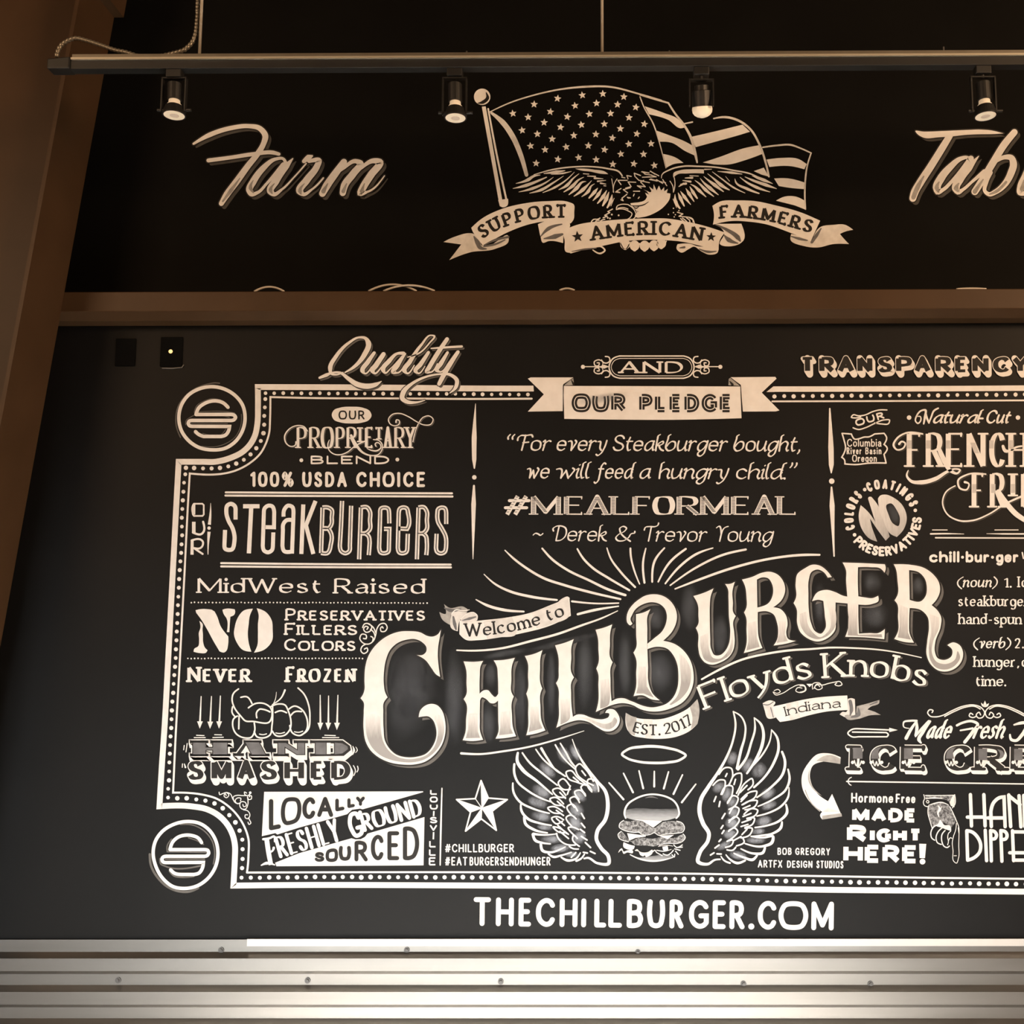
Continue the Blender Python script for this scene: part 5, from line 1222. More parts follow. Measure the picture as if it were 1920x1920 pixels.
t.F("-85,-65c -110,-45 -140,-70 -150,-140 -130,-210 -70,-290 0,-345 40,-370 160,-395 260,-375 340,-320 390,-250 415,-160 410,-90 370,10 260,128c 400,170 500,250 570,360 600,480 600,600 560,720 480,820 370,880 230,920 90,920 0,895 -60,862c -65,820c 40,862 140,878 220,865 300,835 370,770 420,660 432,520 420,400 380,300 310,220 200,195 84,222c 84,162c 160,100 250,20 295,-80 302,-160 280,-230 230,-280 140,-305 40,-285 -60,-215 -90,-160 -108,-115", 'letter#B')
t.F("-45,-170c 40,-190 117,-227c 85,-150 82,0 82,200 90,400 100,620 140,720 222,798c 130,787 30,742 -72,752c -45,650 -43,500 -45,330 -74,262c -45,210 -43,60 -45,-100", 'letter#B')
t.F("|-15,415 65,420 75,640 155,768 40,722 -42,722 -22,640", 'letter#B>shading', mat='shade', layer=4, t=(0, 380, 0, 700))
t.F("440,270c 510,330 565,440 572,560 540,680 460,780 350,852c 330,845c 420,750 458,620 452,440", 'letter#B>shading', t=(0, 230, 0, 600)); t.S("-60,842,8 60,884,14 180,898,14 320,868,8", part='letter#B>shading')
R(*Y4)
t.F("660,1185c 770,1152 887,1100c 855,1190 845,1300 845,1450 850,1650 860,1780 900,1850 960,1850 1020,1800 1060,1720 1075,1600 1060,1400 1055,1200 1050,1110 1018,1050c 1080,1047 1127,1025c 1100,1130 1105,1260 1110,1370 1137,1410c 1112,1460 1120,1600 1125,1700 1110,1790 1060,1870 970,1930 860,1957 790,1932 740,1870 715,1760 712,1600 688,1545c 715,1500 717,1400 712,1290", 'letter#U')
t.F("740,1640c 830,1600c 838,1790 880,1880 960,1890 1040,1820 1082,1720 1092,1560c 1108,1700 1082,1830 970,1910 860,1932 790,1902 750,1800", 'letter#U>shading', mat='shade', layer=4, t=(0, 1560, 0, 1880))
t.F("1208,1000c 1330,967 1420,927 1520,912 1610,945 1680,1040 1692,1130 1660,1220 1558,1312c 1640,1332 1700,1400 1720,1500 1705,1600 1720,1660 1812,1690c 1700,1722 1563,1742c 1600,1680 1615,1580 1600,1480 1560,1390 1500,1360 1385,1365c 1385,1500 1395,1650 1437,1770c 1330,1802 1228,1827c 1255,1740 1258,1560 1252,1420 1230,1370c 1255,1320 1258,1200 1240,1070", 'letter#R', holes=["1375,1000c 1440,975 1500,985 1545,1050 1557,1150 1510,1260 1380,1315c"])
t.F("|1275,1490 1370,1465 1375,1650 1405,1757 1258,1797 1278,1700", 'letter#R>shading', mat='shade', layer=4, t=(0, 1430, 0, 1780)); t.F("|1622,1470 1702,1470 1690,1620 1722,1692 1598,1712 1625,1610", 'letter#R>shading', t=(0, 1430, 0, 1780))
R(*Y5)
t.E(170, 600, 60, 200); t.E(640, 700, 130, 130); t.E(620, 420, 90, 100); t.E(1010, 450, 60, 90)
t.F("46,297 100,270 165,275 230,320 272,375c 238,380c 200,330 150,310 100,330 75,400 72,520 75,650 95,770 130,840 180,860 215,820 212,700 200,580c 160,570 103,582c 150,505 230,485 300,503 370,535 425,545c 420,602c 360,597 305,592c 303,720 300,830 230,902 150,927 60,897 0,842 -23,777 -32,640 -55,598c -34,548 -38,434 -23,350", 'letter#G')
t.F("0,690c 55,670c 68,780 110,850 170,890 235,850 228,590c 292,600c 290,820 230,882 150,907 60,872 10,800", 'letter#G>shading', mat='shade', layer=4, t=(0, 610, 0, 880))
t.F("365,250c 550,256 727,265c 735,295 725,337c 690,302 600,290 497,290c 495,400 500,540c 560,550 620,555 670,535c 672,580 620,605 500,610c 500,720 505,860c 600,855 670,855 727,820c 725,870 722,907c 560,892 388,887c 415,800 410,650 405,540 395,400 395,320", 'letter#E')
t.F("|420,600 490,600 495,870 700,865 705,892 410,875", 'letter#E>shading', mat='shade', layer=4, t=(0, 590, 0, 870))
t.F("803,265c 950,270 1060,295 1140,350 1190,420 1200,490 1175,560 1128,615c 1185,670 1210,720 1205,800 1160,930 1155,1010 1180,1070 1240,1085 1300,1050 1305,1000 1263,958c 1310,935 1370,960 1397,1020 1387,1090 1340,1150 1270,1182 1190,1177 1120,1122 1085,1040 1090,930 1105,800 1095,720 1040,660 940,640c 935,760 940,860 977,937c 900,932 808,905c 840,840 840,720 830,600 810,575c 835,530 835,400 820,300", 'letter#R2', holes=["935,315c 1020,335 1070,390 1087,460 1075,540 1040,580 940,570c"])
t.F("|850,610 925,640 925,850 952,912 838,892 855,800", 'letter#R2>shading', mat='shade', layer=4, t=(0, 580, 0, 900))
t.F("1110,690c 1190,720c 1192,800 1140,930 1130,1020 1170,1100 1250,1120 1330,1080 1352,1010 1372,1060 1330,1132 1250,1167 1170,1152 1120,1092 1105,990 1125,830", 'letter#R2>shading', t=(0, 640, 0, 1000))
for k in [k for k in t.prims if k.startswith('letter') and '>' not in k]:
    t.mats[k] = ('white', 3)
    t._copy(k, 'drop_shadow', 6.6, 6.0); t._copy(k, 'dark_outline', 0, 0, 2.9)
t.done({'drop_shadow': 'grey drop shadow edge behind the letters'})

R(*Y3)
t = Thing('painted_ribbon', 'grey white ribbon with dark words Welcome to and rippled left end', 'ribbon')
t.F("-285,1275c -230,1315 -60,1308 -15,1345 -40,1372 -180,1352 -205,1390 -195,1520c -310,1440 -337,1365c -270,1388", 'ribbon_tail', mat='mid', layer=2)
t.F("-205,1400c -180,1345 -100,1358 -20,1370c -100,1445 -130,1582c -195,1555", 'ribbon_fold', mat='cream', layer=3); t.F("-100,1440c -40,1385 60,1370 90,1420 82,1462 20,1475 -90,1485c", 'ribbon_fold', mat='cream')
t.S("-200,1390,10 -160,1345,12 -60,1350,12 0,1340,8/-95,1445,12 -40,1395,10 50,1372,10 88,1405,12 85,1455,8", part='ribbon_edge', mat='white', layer=5)
t.S("-80,1460,6 0,1440,30 70,1420,16/-180,1420,20 -165,1500,40 -150,1560,20/-280,1320,10 -220,1345,40 -100,1335,20", part='ribbon_shade', mat='slate', layer=4)
t.F("-110,1450c -70,1480 0,1478 90,1465 400,1430 700,1370 900,1292 1125,1202c 1142,1407c 900,1522 600,1602 300,1657 100,1682 -40,1677 -112,1615c", 'ribbon_front', mat='white', layer=4)
t.F("160,1470c 330,1445 480,1420c 520,1620 330,1650 200,1668c", 'ribbon_front_shade', mat='cream', layer=5); t.F("700,1375c 900,1300 1110,1215c 1130,1400 900,1510 760,1550c", 'ribbon_front_shade', mat='cream')
t.F("1000,1250c 1060,1205 1110,1192 1130,1212 1075,1235", 'ribbon_fold')
T(t, 'Welcome', 0, 0, 0, 0, 150, 25, thin=.42, serif=5, part='lettering', layer=6, sp=18, base="-55,1642 150,1632 400,1602 600,1562 815,1502"); T(t, 'to', 880, 1080, 1472, 1408, 150, 25, thin=.42, serif=4, part='lettering', layer=6)
t.done({'lettering': 'dark serif words Welcome to'})
R(*X4)
t = Thing('painted_ribbon', 'short curved grey ribbon marked EST. 2017 under the big B', 'ribbon')
t.F("-160,938c -60,990 100,1012 250,1007 400,962 550,882 645,785c 667,880 647,1062c 560,1142 430,1202 200,1232 50,1222 -100,1182 -135,1140", '', )
t.F("-160,938c -80,980 -40,990c -50,1150 -60,1195c -120,1160 -150,1080", 'ribbon_shade', mat='mid', layer=4); t.F("560,875c 645,785c 667,880 647,1062c 600,1105 570,1130c 590,1000", 'ribbon_shade'); t.F("40,1008c 140,1012c 150,1230c 60,1222c", 'ribbon_shade#2', mat='cream', layer=4)
T(t, 'EST.', 0, 0, 0, 0, 122, 22, thin=.42, serif=8, part='lettering', sp=18, base="-92,1150 0,1178 130,1192 235,1190"); T(t, '2017', 0, 0, 0, 0, 124, 22, thin=.42, serif=6, part='lettering', sp=18, base="272,1182 400,1158 500,1118 610,1052")
t.done({'lettering': 'dark characters EST. 2017'})
R(0, 0, 1920)
t = Thing('painted_text', 'serif words Floyds Knobs on a curve with grey shadow', 'painted text', split='letter')
T(t, 'Floyds', 0, 0, 0, 0, 47, 6.8, thin=.42, serif=2.8, sp=4, base="1321,1331 1345,1321 1372,1312 1400,1302 1440,1290 1475,1280 1525,1272")
T(t, 'Knobs', 0, 0, 0, 0, 47, 6.8, thin=.42, serif=2.8, sp=4, base="1543,1272 1570,1270 1607,1269 1645,1271 1690,1278 1736,1290")
t.shadow(3.6, 2.2, 1.0); t.done()
R(*X4)
t = Thing('painted_flourish', 'two small mirrored scrolls with a wedge below Floyds Knobs', 'flourish')
t.S("1510,690 1560,678 1578,700 1540,720 1498,705 1520,735 1600,720 1700,660 1780,625 1850,632 1868,680 1810,712 1752,690 1770,658 1822,662", 9)
R(*Y5); t.F("|55,1290 108,1290 82,1318"); t.S("170,1315 150,1298 125,1318 150,1340 190,1325 170,1285 110,1290 108,1335", 7); t.S("120,1330 150,1290 180,1300 250,1285 300,1275 345,1272 360,1295 330,1308 300,1295 315,1282", 8); t.S("0,1308 40,1312 45,1342 0,1362", 8); t.done()
R(*X4)
t = Thing('painted_ribbon', 'small grey white ribbon with dark word Indiana', 'ribbon')
t.F("1380,832c 1480,800 1522,822 1500,862c 1530,992c 1440,1002 1400,902", 'ribbon_fold', mat='cream', layer=2); t.S("1390,845 1440,850 1500,815/1470,880 1500,990", 10, 'ribbon_shade', mat='slate', layer=3)
t.F("1490,870c 1600,845 1920,777 2332,744c 2340,908c 2100,925 1900,967 1700,1022 1575,1042c 1530,990", 'ribbon_front', mat='white', layer=4); t.F("1640,842c 1780,810c 1800,990c 1690,1020c", 'ribbon_front_shade', mat='cream', layer=5)
T(t, 'Indiana', 0, 0, 0, 0, 108, 14, thin=.55, serif=4, part='lettering', layer=6, sp=16, base="1640,978 1800,938 1960,910 2110,892 2262,880")
R(*Y5)
t.F("410,1420c 440,1412 470,1422c 475,1562c 440,1582 340,1552c 365,1530 395,1532 410,1512c", 'ribbon_fold'); t.F("485,1482c 580,1458 680,1428c 680,1450 600,1490 578,1510c 640,1530 692,1557c 600,1560 500,1590 400,1590 383,1570 480,1560c", 'ribbon_tail', mat='mid', layer=2)
t.S("430,1440,30 440,1520,30 430,1560,10/500,1500,10 500,1550,40 440,1575,12/600,1470,8 660,1445,14", part='ribbon_shade'); t.done({'lettering': 'dark word Indiana'})

# winged burger
def wing(label, reg, edge, feathers, row1, dashes, row2, ticks, smears):
    t = Thing('painted_wing', label, 'wing', group='angel wings'); R(*reg)
    for s in smears: t.E(*s, part='chalk_dust', mat='dust2')
    t.S(edge, part='wing_edge')
    for s in feathers.split('|'): t.S(s, 16, part='flight_feather')
    for s in row1.split('|'): t.S(s, 15, part='covert_feather')
    for s in row2.split('|'): t.S(s, 15, part='covert_feather')
    for s in dashes.split('|'): t.S(s, 15, part='feather_mark')
    for s in ticks.split('|'): t.S(s, 16, part='feather_mark')
    t.done()
wing('left angel wing beside the drawn burger', V3, "1350,140,8 1400,270,14 1470,390,24 1600,560,26 1680,660,34 1705,800,38 1680,940,38 1600,1060,38 1590,1130,36 1640,1230,36 1710,1310,36 1715,1378,34 1600,1378,22 1500,1325,20 1468,1332,16",
     "805,275,22 800,360,32 850,440,36 1000,560,24 1150,690,14|850,275,16 920,370,20 1050,480,20 1200,600,14|985,240,14 1060,340,16 1180,440,18 1280,510,16|1040,230,26 1100,330,22 1200,460,16 1250,490,14|1180,195,16 1250,310,16 1380,440,14|1230,180,14 1290,280,18 1340,370,20 1385,420,14|770,388,22 770,480,24 800,560,22 900,650,20 1040,730,18 1150,770,12|755,578,16 760,660,22 820,760,22 950,830,20 1120,880,14|835,790,16 840,850,24 900,930,26 1030,980,20 1140,1000,14|870,920,26 880,980,28 960,1040,26 1100,1075,14|960,1085,26 1050,1095,18 1200,1085,10|955,1090,26 980,1150,28 1050,1175,20 1130,1185,14|1035,1190,26 1050,1250,28 1130,1270,22 1230,1240,16 1280,1215,10|1110,1285,16 1160,1315,24 1240,1300,18 1340,1270,12|1240,1320,16 1300,1350,26 1390,1330,18 1430,1275,12|1340,1320 1385,1272|1390,1355,22 1440,1330,18 1470,1290,14",
     "1560,600 1480,560 1400,490 1385,415 1420,385 1470,425 1560,560|1490,600 1400,570 1310,530 1290,465 1330,452 1400,520 1500,600|1330,640 1260,640 1210,570 1250,535 1320,600|1280,720 1200,710 1155,645 1200,628 1285,700|1250,800 1170,790 1127,735 1170,720 1262,785|1230,880 1150,870 1105,825 1150,812 1252,862|1250,960 1190,985 1145,925 1190,912 1262,945|1270,1075 1210,1065 1160,1015 1195,1020 1310,1090|1190,1080 1210,1130 1290,1190 1380,1197|1320,1210 1350,1230 1410,1237",
     "1445,455 1482,502|1360,520 1412,562|1330,605 1300,690|1225,670 1282,730|1200,760 1272,822|1190,850 1262,902|1190,930 1272,1002|1205,1000 1292,1082|1225,1060 1312,1132",
     "1545,665 1500,595 1510,540 1560,542 1605,605 1612,660|1480,690 1440,610 1482,588 1545,650|1415,740 1377,660 1420,648 1482,705|1370,820 1330,730 1372,713 1422,772|1345,900 1300,810 1342,788 1402,855|1345,1010 1293,915 1330,898 1388,935|1380,1110 1315,1020 1350,1018 1412,1042|1420,1210 1352,1130 1362,1100 1400,1130",
     "1440,880 1470,932|1440,980 1475,1022|1430,1040 1472,1072|1440,1110 1497,1147|1480,1172 1532,1222|1530,1260 1577,1282|1460,1270 1500,1277",
     [(1100, 450, 110, 60, 45), (1270, 300, 110, 70, 55), (1380, 270, 100, 50, 60), (1040, 660, 110, 70, 30), (1000, 770, 110, 60, 20), (1040, 910, 110, 60, 8), (1080, 1020, 90, 40, 5), (1140, 1140, 120, 50, 0), (1230, 1230, 110, 50, -5), (1570, 620, 70, 60, 50), (1420, 700, 90, 60, 40), (1390, 850, 100, 80, 60), (1380, 980, 100, 80, 60), (1420, 1120, 70, 90, 30), (1340, 1290, 80, 40, 0)])
wing('right angel wing beside the drawn burger', V4, "1253,-138,14 1275,-20,20 1250,150,20 1180,330,24 1100,470,28 1000,620,36 930,740,40 915,860,42 950,980,42 1010,1090,38 1000,1150,36 920,1270,36 900,1362,38 1000,1387,26 1070,1345,18 1120,1340,16",
     "1253,-138,12 1330,-90,16 1372,0,18 1370,100,20 1330,250,26 1290,430,26|1462,-75,10 1470,30,20 1430,180,22 1380,330,24 1300,440,26|1462,-75,12 1530,-10,24 1555,80,28 1540,200,32 1480,340,28 1390,480,20|1635,45,10 1620,150,14 1560,270,18 1450,400,18|1635,45,12 1690,120,22 1705,230,26 1660,370,26 1580,500,22 1460,620,20|1740,265,22 1770,360,26 1750,480,26 1640,610,22 1490,720,16|1800,440,16 1815,540,24 1780,640,22 1650,740,18 1500,810,12|1810,622,10 1800,720,20 1730,810,20 1620,870,18 1490,907,14|1780,792,18 1790,870,28 1720,950,24 1600,1000,18 1470,1022,14|1740,967,18 1730,1020,28 1650,1080,22 1540,1100,16 1430,1110,12|1430,1110,14 1560,1122,18 1650,1112,26 1640,1170,32 1560,1207,24 1370,1182,14|1570,1222,22 1550,1272,28 1460,1282,22 1330,1235,14|1490,1302,20 1450,1342,28 1360,1322,22 1260,1280,14|1370,1352,20 1290,1377,26 1220,1340,18 1180,1295,12|1220,1377,18 1160,1350,16 1130,1310,12",
     "1110,490 1180,422 1232,430 1247,480 1205,600|1215,590 1290,482 1330,480 1337,530 1285,680|1300,700 1390,560 1440,533 1452,580 1400,645|1330,740 1440,662 1487,660 1480,702 1380,770|1340,795 1440,752 1492,755 1480,797 1370,845|1360,890 1450,832 1497,850 1480,892 1390,930|1390,935 1465,930 1450,982 1370,1020|1370,1030 1442,1032 1420,1092 1330,1125|1350,1132 1362,1160 1285,1205",
     "1190,482 1175,512|1275,540 1260,592|1390,602 1320,672|1390,700 1330,762|1420,752 1350,792|1420,802 1350,832|1430,880 1350,912|1430,940 1340,972|1400,990 1330,1012|1390,1040 1340,1092|1330,1112 1255,1152",
     "1050,600 1120,545 1165,550 1167,622 1140,690|1130,690 1195,602 1240,608 1243,680 1195,780|1195,770 1260,703 1297,720 1280,792 1210,840|1215,880 1270,813 1307,830 1295,892 1210,950|1210,970 1280,913 1312,940 1280,1002 1210,1050|1205,1060 1270,1028 1297,1060 1260,1112 1190,1160|1190,1160 1252,1150 1240,1192 1175,1220|1190,1245 1250,1247 1277,1220",
     "1080,712 1060,762|1120,762 1110,812|1170,882 1140,932|1150,1002 1130,1032|1160,1052 1140,1082|1130,1140 1110,1162|1110,1197 1070,1227|1060,1275 1025,1297|1090,1285 1132,1287",
     [(1240, 330, 60, 80, 20), (1400, 400, 60, 90, 30), (1510, 450, 80, 90, 40), (1600, 680, 90, 60, -30), (1610, 800, 90, 50, -20), (1560, 960, 90, 60, -10), (1500, 1060, 80, 40, -5), (1480, 1150, 110, 40, 0), (1300, 1300, 100, 50, 10), (1110, 620, 80, 60, -30), (1190, 690, 60, 90, 10), (1240, 770, 60, 70, 20), (1250, 870, 70, 70, 20), (1240, 980, 80, 70, 20), (1220, 1090, 80, 60, 0), (1160, 1200, 90, 40, -30)])
R(*V4)
t = Thing('painted_halo', 'thin oval halo floating above the drawn burger', 'halo'); t.S("140,290,22 200,240,24 330,215,28 460,210,28 600,228,26 720,262,24 777,300,22 720,345,24 600,370,26 460,376,26 300,362,24 190,328,22", closed=True); t.done()
t = Thing('painted_burst', 'fan of short straight rays above the drawn burger', 'sunburst')
for i, s in enumerate("10,575 155,740|155,480 250,670|310,455 352,630|463,460 462,612|605,465 558,632|745,495 655,687|878,588 738,770".split('|')): t.S(s, (14, 22, 20), 'ray#%d' % i, mat='white', layer=3)
t.done()
R(1140, 1480, 160)
t = Thing('painted_burger', 'chalk shaded double burger with cheese and lettuce between two wings', 'drawing')
t.F("390,470c 500,440 700,420 1000,440 1300,440 1575,430c 1590,560 1530,640c 1300,700 1000,700 600,690 410,640c", 'bun_top', mat='bun', layer=2, t=(1000, 400, 1000, 690))
t.S("1535,650,34 1597,570,40 1590,460,40 1555,360,40 1480,260,40 1350,182,40 1200,135,40 980,112,38 800,140,38 600,222,40 450,332,42 385,450,44 372,560,44 400,650,30", part='bun_top#outline', mat='white', layer=3); t.S("840,195,10 980,170,40 1120,205,10", part='bun_top#gloss', mat='slate', layer=3)
t.F("350,700c 260,770 240,850 330,920 450,962 700,985 850,1015 1040,972 1150,1015 1400,992 1640,962 1722,880 1690,780 1560,720c 1230,742 1020,872 800,730 620,700 480,720", 'beef_patty', mat='patty', layer=2)
t.S("1545,715 1680,770 1722,870 1690,950 1560,985 1400,1000 1300,1010 1250,1020 1130,1030 1040,975 960,1010 870,1028 760,1010 680,960 620,970 500,955 340,910 255,850 260,780 350,700", 16, 'beef_patty#rim', mat='white', layer=3)
t.F("310,935c 225,1010 240,1090 360,1160 500,1170 700,1090 1000,1110 1250,1072 1400,1100 1690,1002c 1740,1080 1690,1152 1550,1212 1200,1222 1050,1282 850,1262 700,1262 590,1242 520,1180", 'beef_patty', mat='patty')
t.S("300,945 225,1020 250,1095 370,1160 460,1180/1690,1005 1740,1080 1690,1160 1560,1215 1400,1215 1250,1225 1150,1260", 16, 'beef_patty#rim')
t.F("|600,678 900,695 1222,710 1015,862 780,717", 'cheese', mat='white', layer=4); t.F("|430,985 850,1042 845,1062 620,1092 480,1152", 'cheese'); t.F("|1150,1045 1482,1025 1340,1122", 'cheese')
t.F("350,1188c 480,1242 600,1272c 590,1320 560,1355 440,1352 350,1300", 'onion', mat='white', layer=4); t.F("1225,1290c 1340,1268c 1345,1370 1250,1372", 'onion')
t.S("1130,1290,8 1300,1255,14 1460,1280,8/1100,1370,20 1250,1392,22 1425,1350,10", part='onion')
t.F("230,1432c 270,1350 310,1325 350,1400 430,1375 565,1390 560,1430 430,1420 350,1452 310,1370", 'lettuce', mat='white', layer=4); t.F("600,1380 660,1345 700,1390 900,1410 1000,1360 1005,1420 900,1512 850,1525 830,1480 800,1505 720,1470 690,1400", 'lettuce#leaf', mat='cream', layer=4)
t.S("1090,1420 1220,1492/1240,1450 1330,1482 1420,1430 1470,1370/1480,1250 1540,1305 1672,1250/1540,1312 1672,1300/1500,1340 1622,1372/1520,1390 1580,1462/1440,1470 1490,1522 1502,1460/1010,1400 1050,1370 1090,1420", 22, 'lettuce')
t.F("500,1470c 700,1530 1000,1500 1400,1480 1470,1520c 1200,1590 1000,1605 700,1560", 'bun_bottom', mat='bun', layer=2, t=(0, 1420, 0, 1640)); t.S("500,1470,22 700,1562,32 1000,1612,42 1200,1597,36 1460,1532,16", part='bun_bottom#outline', mat='white', layer=3)
t.done()
R(*V3)
t = Thing('painted_star', 'five pointed faceted star left of the wings', 'star')
P_ = [(437, 552), (700, 742), (590, 1050), (282, 1058), (192, 742)]; I_ = [(510, 727), (548, 858), (440, 935), (332, 868), (380, 733)]
t.S("|" + " ".join("%d,%d %d,%d" % (*P_[i], *I_[i]) for i in range(5)), 15, closed=True)
for i, j in ((0, 0), (1, 1), (2, 1), (3, 2), (4, 3)): t.F("|%d,%d %d,%d 445,828" % (*P_[i], *I_[j]), 'facet', mat='white')
for i in range(5): t.S("445,828 %d,%d" % P_[i], 8); t.S("445,828 %d,%d" % I_[i], 8)
t.done()
for s, a, b, y, lab in (('#CHILLBURGER', 76, 768, 1270, 'short hashtag below the faceted star'),):
    t = Thing('painted_text', lab, 'painted text', split='letter'); T(t, s, a, b, y, y, 84, 13, sp=12); t.done()
t = Thing('painted_text', 'long hashtag in the lower of the two lines below the star', 'painted text', split='word'); T(t, '#EAT', 76, 300, 1402, 1402, 86, 13, sp=12); T(t, 'BURGERSENDHUNGER', 322, 1132, 1402, 1402, 86, 13, sp=10); t.done()
R(*V4)
t = Thing('painted_text', 'sign painter signature in two small lines right of the wings', 'painted text', split='word')
T(t, 'BOB', 1695, 1836, 1296, 1296, 72, 12, sp=12); T(t, 'GREGORY', 1872, 2220, 1296, 1300, 72, 12, sp=12); T(t, 'ARTFX', 1498, 1742, 1422, 1424, 76, 12, sp=10); T(t, 'DESIGN', 1790, 2044, 1424, 1426, 72, 12, sp=10); T(t, 'STUDIOS', 2084, 2354, 1428, 1432, 76, 12, sp=10); t.done()
R(*(960, 1680, 960))
t = Thing('painted_web_address', 'plain white web address below the mural border', 'lettering')
bl = lambda x: 112 + (x+145)*.0128
for ch, a, b in [('T', -145, -80), ('H', -61, 6), ('E', 24, 71), ('C', 89, 161), ('H', 178, 245), ('I', 259, 278), ('L', 308, 353), ('L', 361, 412), ('B', 430, 491), ('U', 508, 571), ('R', 590, 643), ('G', 663, 739), ('E', 752, 801), ('R', 815, 872), ('.', 888, 905), ('C', 921, 991), ('O', 1003, 1106), ('M', 1122, 1206)]:
    T(t, ch, a, b, bl(a), bl(b), 108, 18.5, cap='r', part='letter#%d' % a)
for k in t.prims: t.mats[k] = ('white', 3)
t.done()

# ================================================================== right column
R(*Z5)
t = Thing('painted_word', 'small tilted OUR between two looped lines, right column', 'painted word', split='letter')
t.S("520,740 470,748 440,742 455,722 500,730 560,722 620,695 680,680 745,680/455,832 500,847 560,832 640,795 720,765 768,768 760,795 700,800 640,790", 11); T(t, 'OUR', 486, 726, 822, 752, 62, 14, sp=22); t.done()
t = Thing('painted_text', 'outlined state shape holding Columbia River Basin Oregon', 'painted text', split='word')
t.S("360,880c 440,886c 470,930 510,925 550,912 590,910 640,885c 720,880c 742,915 720,975c 747,1005 720,1060c 738,1135c 600,1135 470,1148 385,1142c 380,1105 358,1085c 390,1010 375,930", 12, 'state_outline', closed=True)
for s, a, b, y, h in (('Columbia', 403, 697, 995, 68), ('River', 400, 527, 1060, 60), ('Basin', 560, 698, 1060, 60), ('Oregon', 448, 658, 1125, 62)): T(t, s, a, b, y, y, h, 9, sp=8)
t.done()
t = Thing('painted_text', 'brush script line Natural-Cut between two dots', 'painted text', split='word')
T(t, 'atural', 1130, 1540, 797, 797, 118, 20, thin=.5, slant=.32, font='it', sp=2, nib=40); T(t, '-', 1535, 1575, 797, 797, 118, 16); T(t, 'Cut', 1582, 1790, 797, 797, 118, 20, thin=.5, slant=.3, font='it', sp=4, nib=40)
t.S("1010,735,8 1030,735,10 1035,770,12 1010,795,12 990,775,12 1000,730,14 1040,685,14 1075,680,16 1070,740,20 1060,798,14/1075,690,14 1085,740,18 1105,790,16/1105,790,12 1125,740,14 1150,685,16 1185,665,14"); t.D("935,745 1868,745", 20); t.done()
t = Thing('painted_word', 'shaded serif word FRENCH with long curling tails, cut by the right edge', 'painted word', split='letter')
for ch, a, b in [('F', 905, 1052), ('R', 1068, 1240), ('E', 1240, 1412), ('N', 1418, 1600), ('C', 1612, 1768), ('H', 1776, 1960)]: T(t, ch, a, b, 1168, 1168, 292, 44, thin=.30, serif=18, nib=8, tick=ch not in 'C')
t.S("1050,885,14 900,880,14 830,925,16 802,985,18 830,1020,14 890,1002,14 902,965,14 872,950,14 850,972,20/1190,1010,36 1240,1120,44 1290,1200,30 1350,1222,16 1372,1195,14 1330,1185,14 1270,1205,22 1160,1270,34 1040,1300,36 950,1288,24 915,1240,16 928,1198,8/1740,990,24 1760,1030,30 1800,1030,18 1850,1000,16 1900,990,14")
t.shadow(2.4, 1.8, 1.1, mat='dgrey')
for x in (938, 1100, 1270, 1641, 1812): t.F("|%d,940 %d,940 %d,1010 %d,1010" % (x-19, x+19, x+19, x-19), 'shading', mat='soft', layer=4)
t.F("|1460,960 1500,960 1535,1050 1495,1050", 'shading'); t.done()
t = Thing('painted_word', 'shaded serif letters FRI below FRENCH with a large looping tail', 'painted word', split='letter')
for ch, a, b in [('F', 1462, 1592), ('R', 1618, 1770), ('I', 1795, 1862), ('E', 1885, 2050)]: T(t, ch, a, b, 1516 if ch != 'I' else 1420, 1516 if ch != 'I' else 1420, 294 if ch != 'I' else 196, 42, thin=.30, serif=17, nib=8)
t.S("1592,1230,12 1430,1235,14 1355,1285,16 1370,1350,16 1430,1362,14 1447,1312,12 1412,1298,20/1330,1330,10 1250,1385,12 1222,1470,12 1260,1570,12 1360,1627,14 1480,1627,14 1620,1572,12 1750,1490,14 1930,1408,20/1700,1380,40 1770,1480,44 1850,1570,44 1930,1625,40")
t.shadow(2.4, 1.8, 1.1, mat='dgrey')
for x in (1494, 1657, 1825): t.F("|%d,1315 %d,1315 %d,1390 %d,1390" % (x-18, x+18, x+18, x-18), 'shading', mat='soft', layer=4)
t.done()
t = Thing('painted_badge', 'round badge NO ringed by COLORS COATINGS PRESERVATIVES', 'badge')
def arc(cx, cy, r, a0, a1):
    n = 14; return " ".join("%.1f,%.1f" % (cx+r*cos(radians(a0+(a1-a0)*i/n)), cy-r*sin(radians(a0+(a1-a0)*i/n))) for i in range(n+1))
T(t, 'COATINGS', 0, 0, 0, 0, 84, 20, sp=14, base=arc(710, 1605, 248, 119, 21), part='ring_lettering'); T(t, 'COLORS', 0, 0, 0, 0, 84, 20, sp=14, base=arc(710, 1605, 250, 201, 133), part='ring_lettering')
T(t, 'PRESERVATIVES', 0, 0, 0, 0, 84, 20, sp=11, base=arc(712, 1600, 334, 219, 360), part='ring_lettering'); t.D("555,1362 988,1540 468,1750", 16, 'ring_lettering')
t.F("520,1495c 503,1600 530,1700 600,1785 662,1808c 640,1750 615,1680 600,1610c 660,1700 735,1800c 768,1765c 730,1640 650,1470 612,1425c 590,1425 583,1440c 620,1560 645,1640c 590,1560", 'word_no', mat='shade', layer=3, t=(560, 1400, 760, 1800))
t.F("668,1440c 690,1412 730,1405 800,1430 880,1500 915,1600 890,1700 830,1768c 780,1745 720,1640 680,1530", 'word_no', holes=["745,1490 775,1480 830,1540 857,1620 842,1675 800,1655 760,1580"], t=(640, 1350, 960, 1850)); t.E(800, 1575, 70, 110, -20, 'chalk_dust')
t.done({'word_no': 'shaded round word NO'})
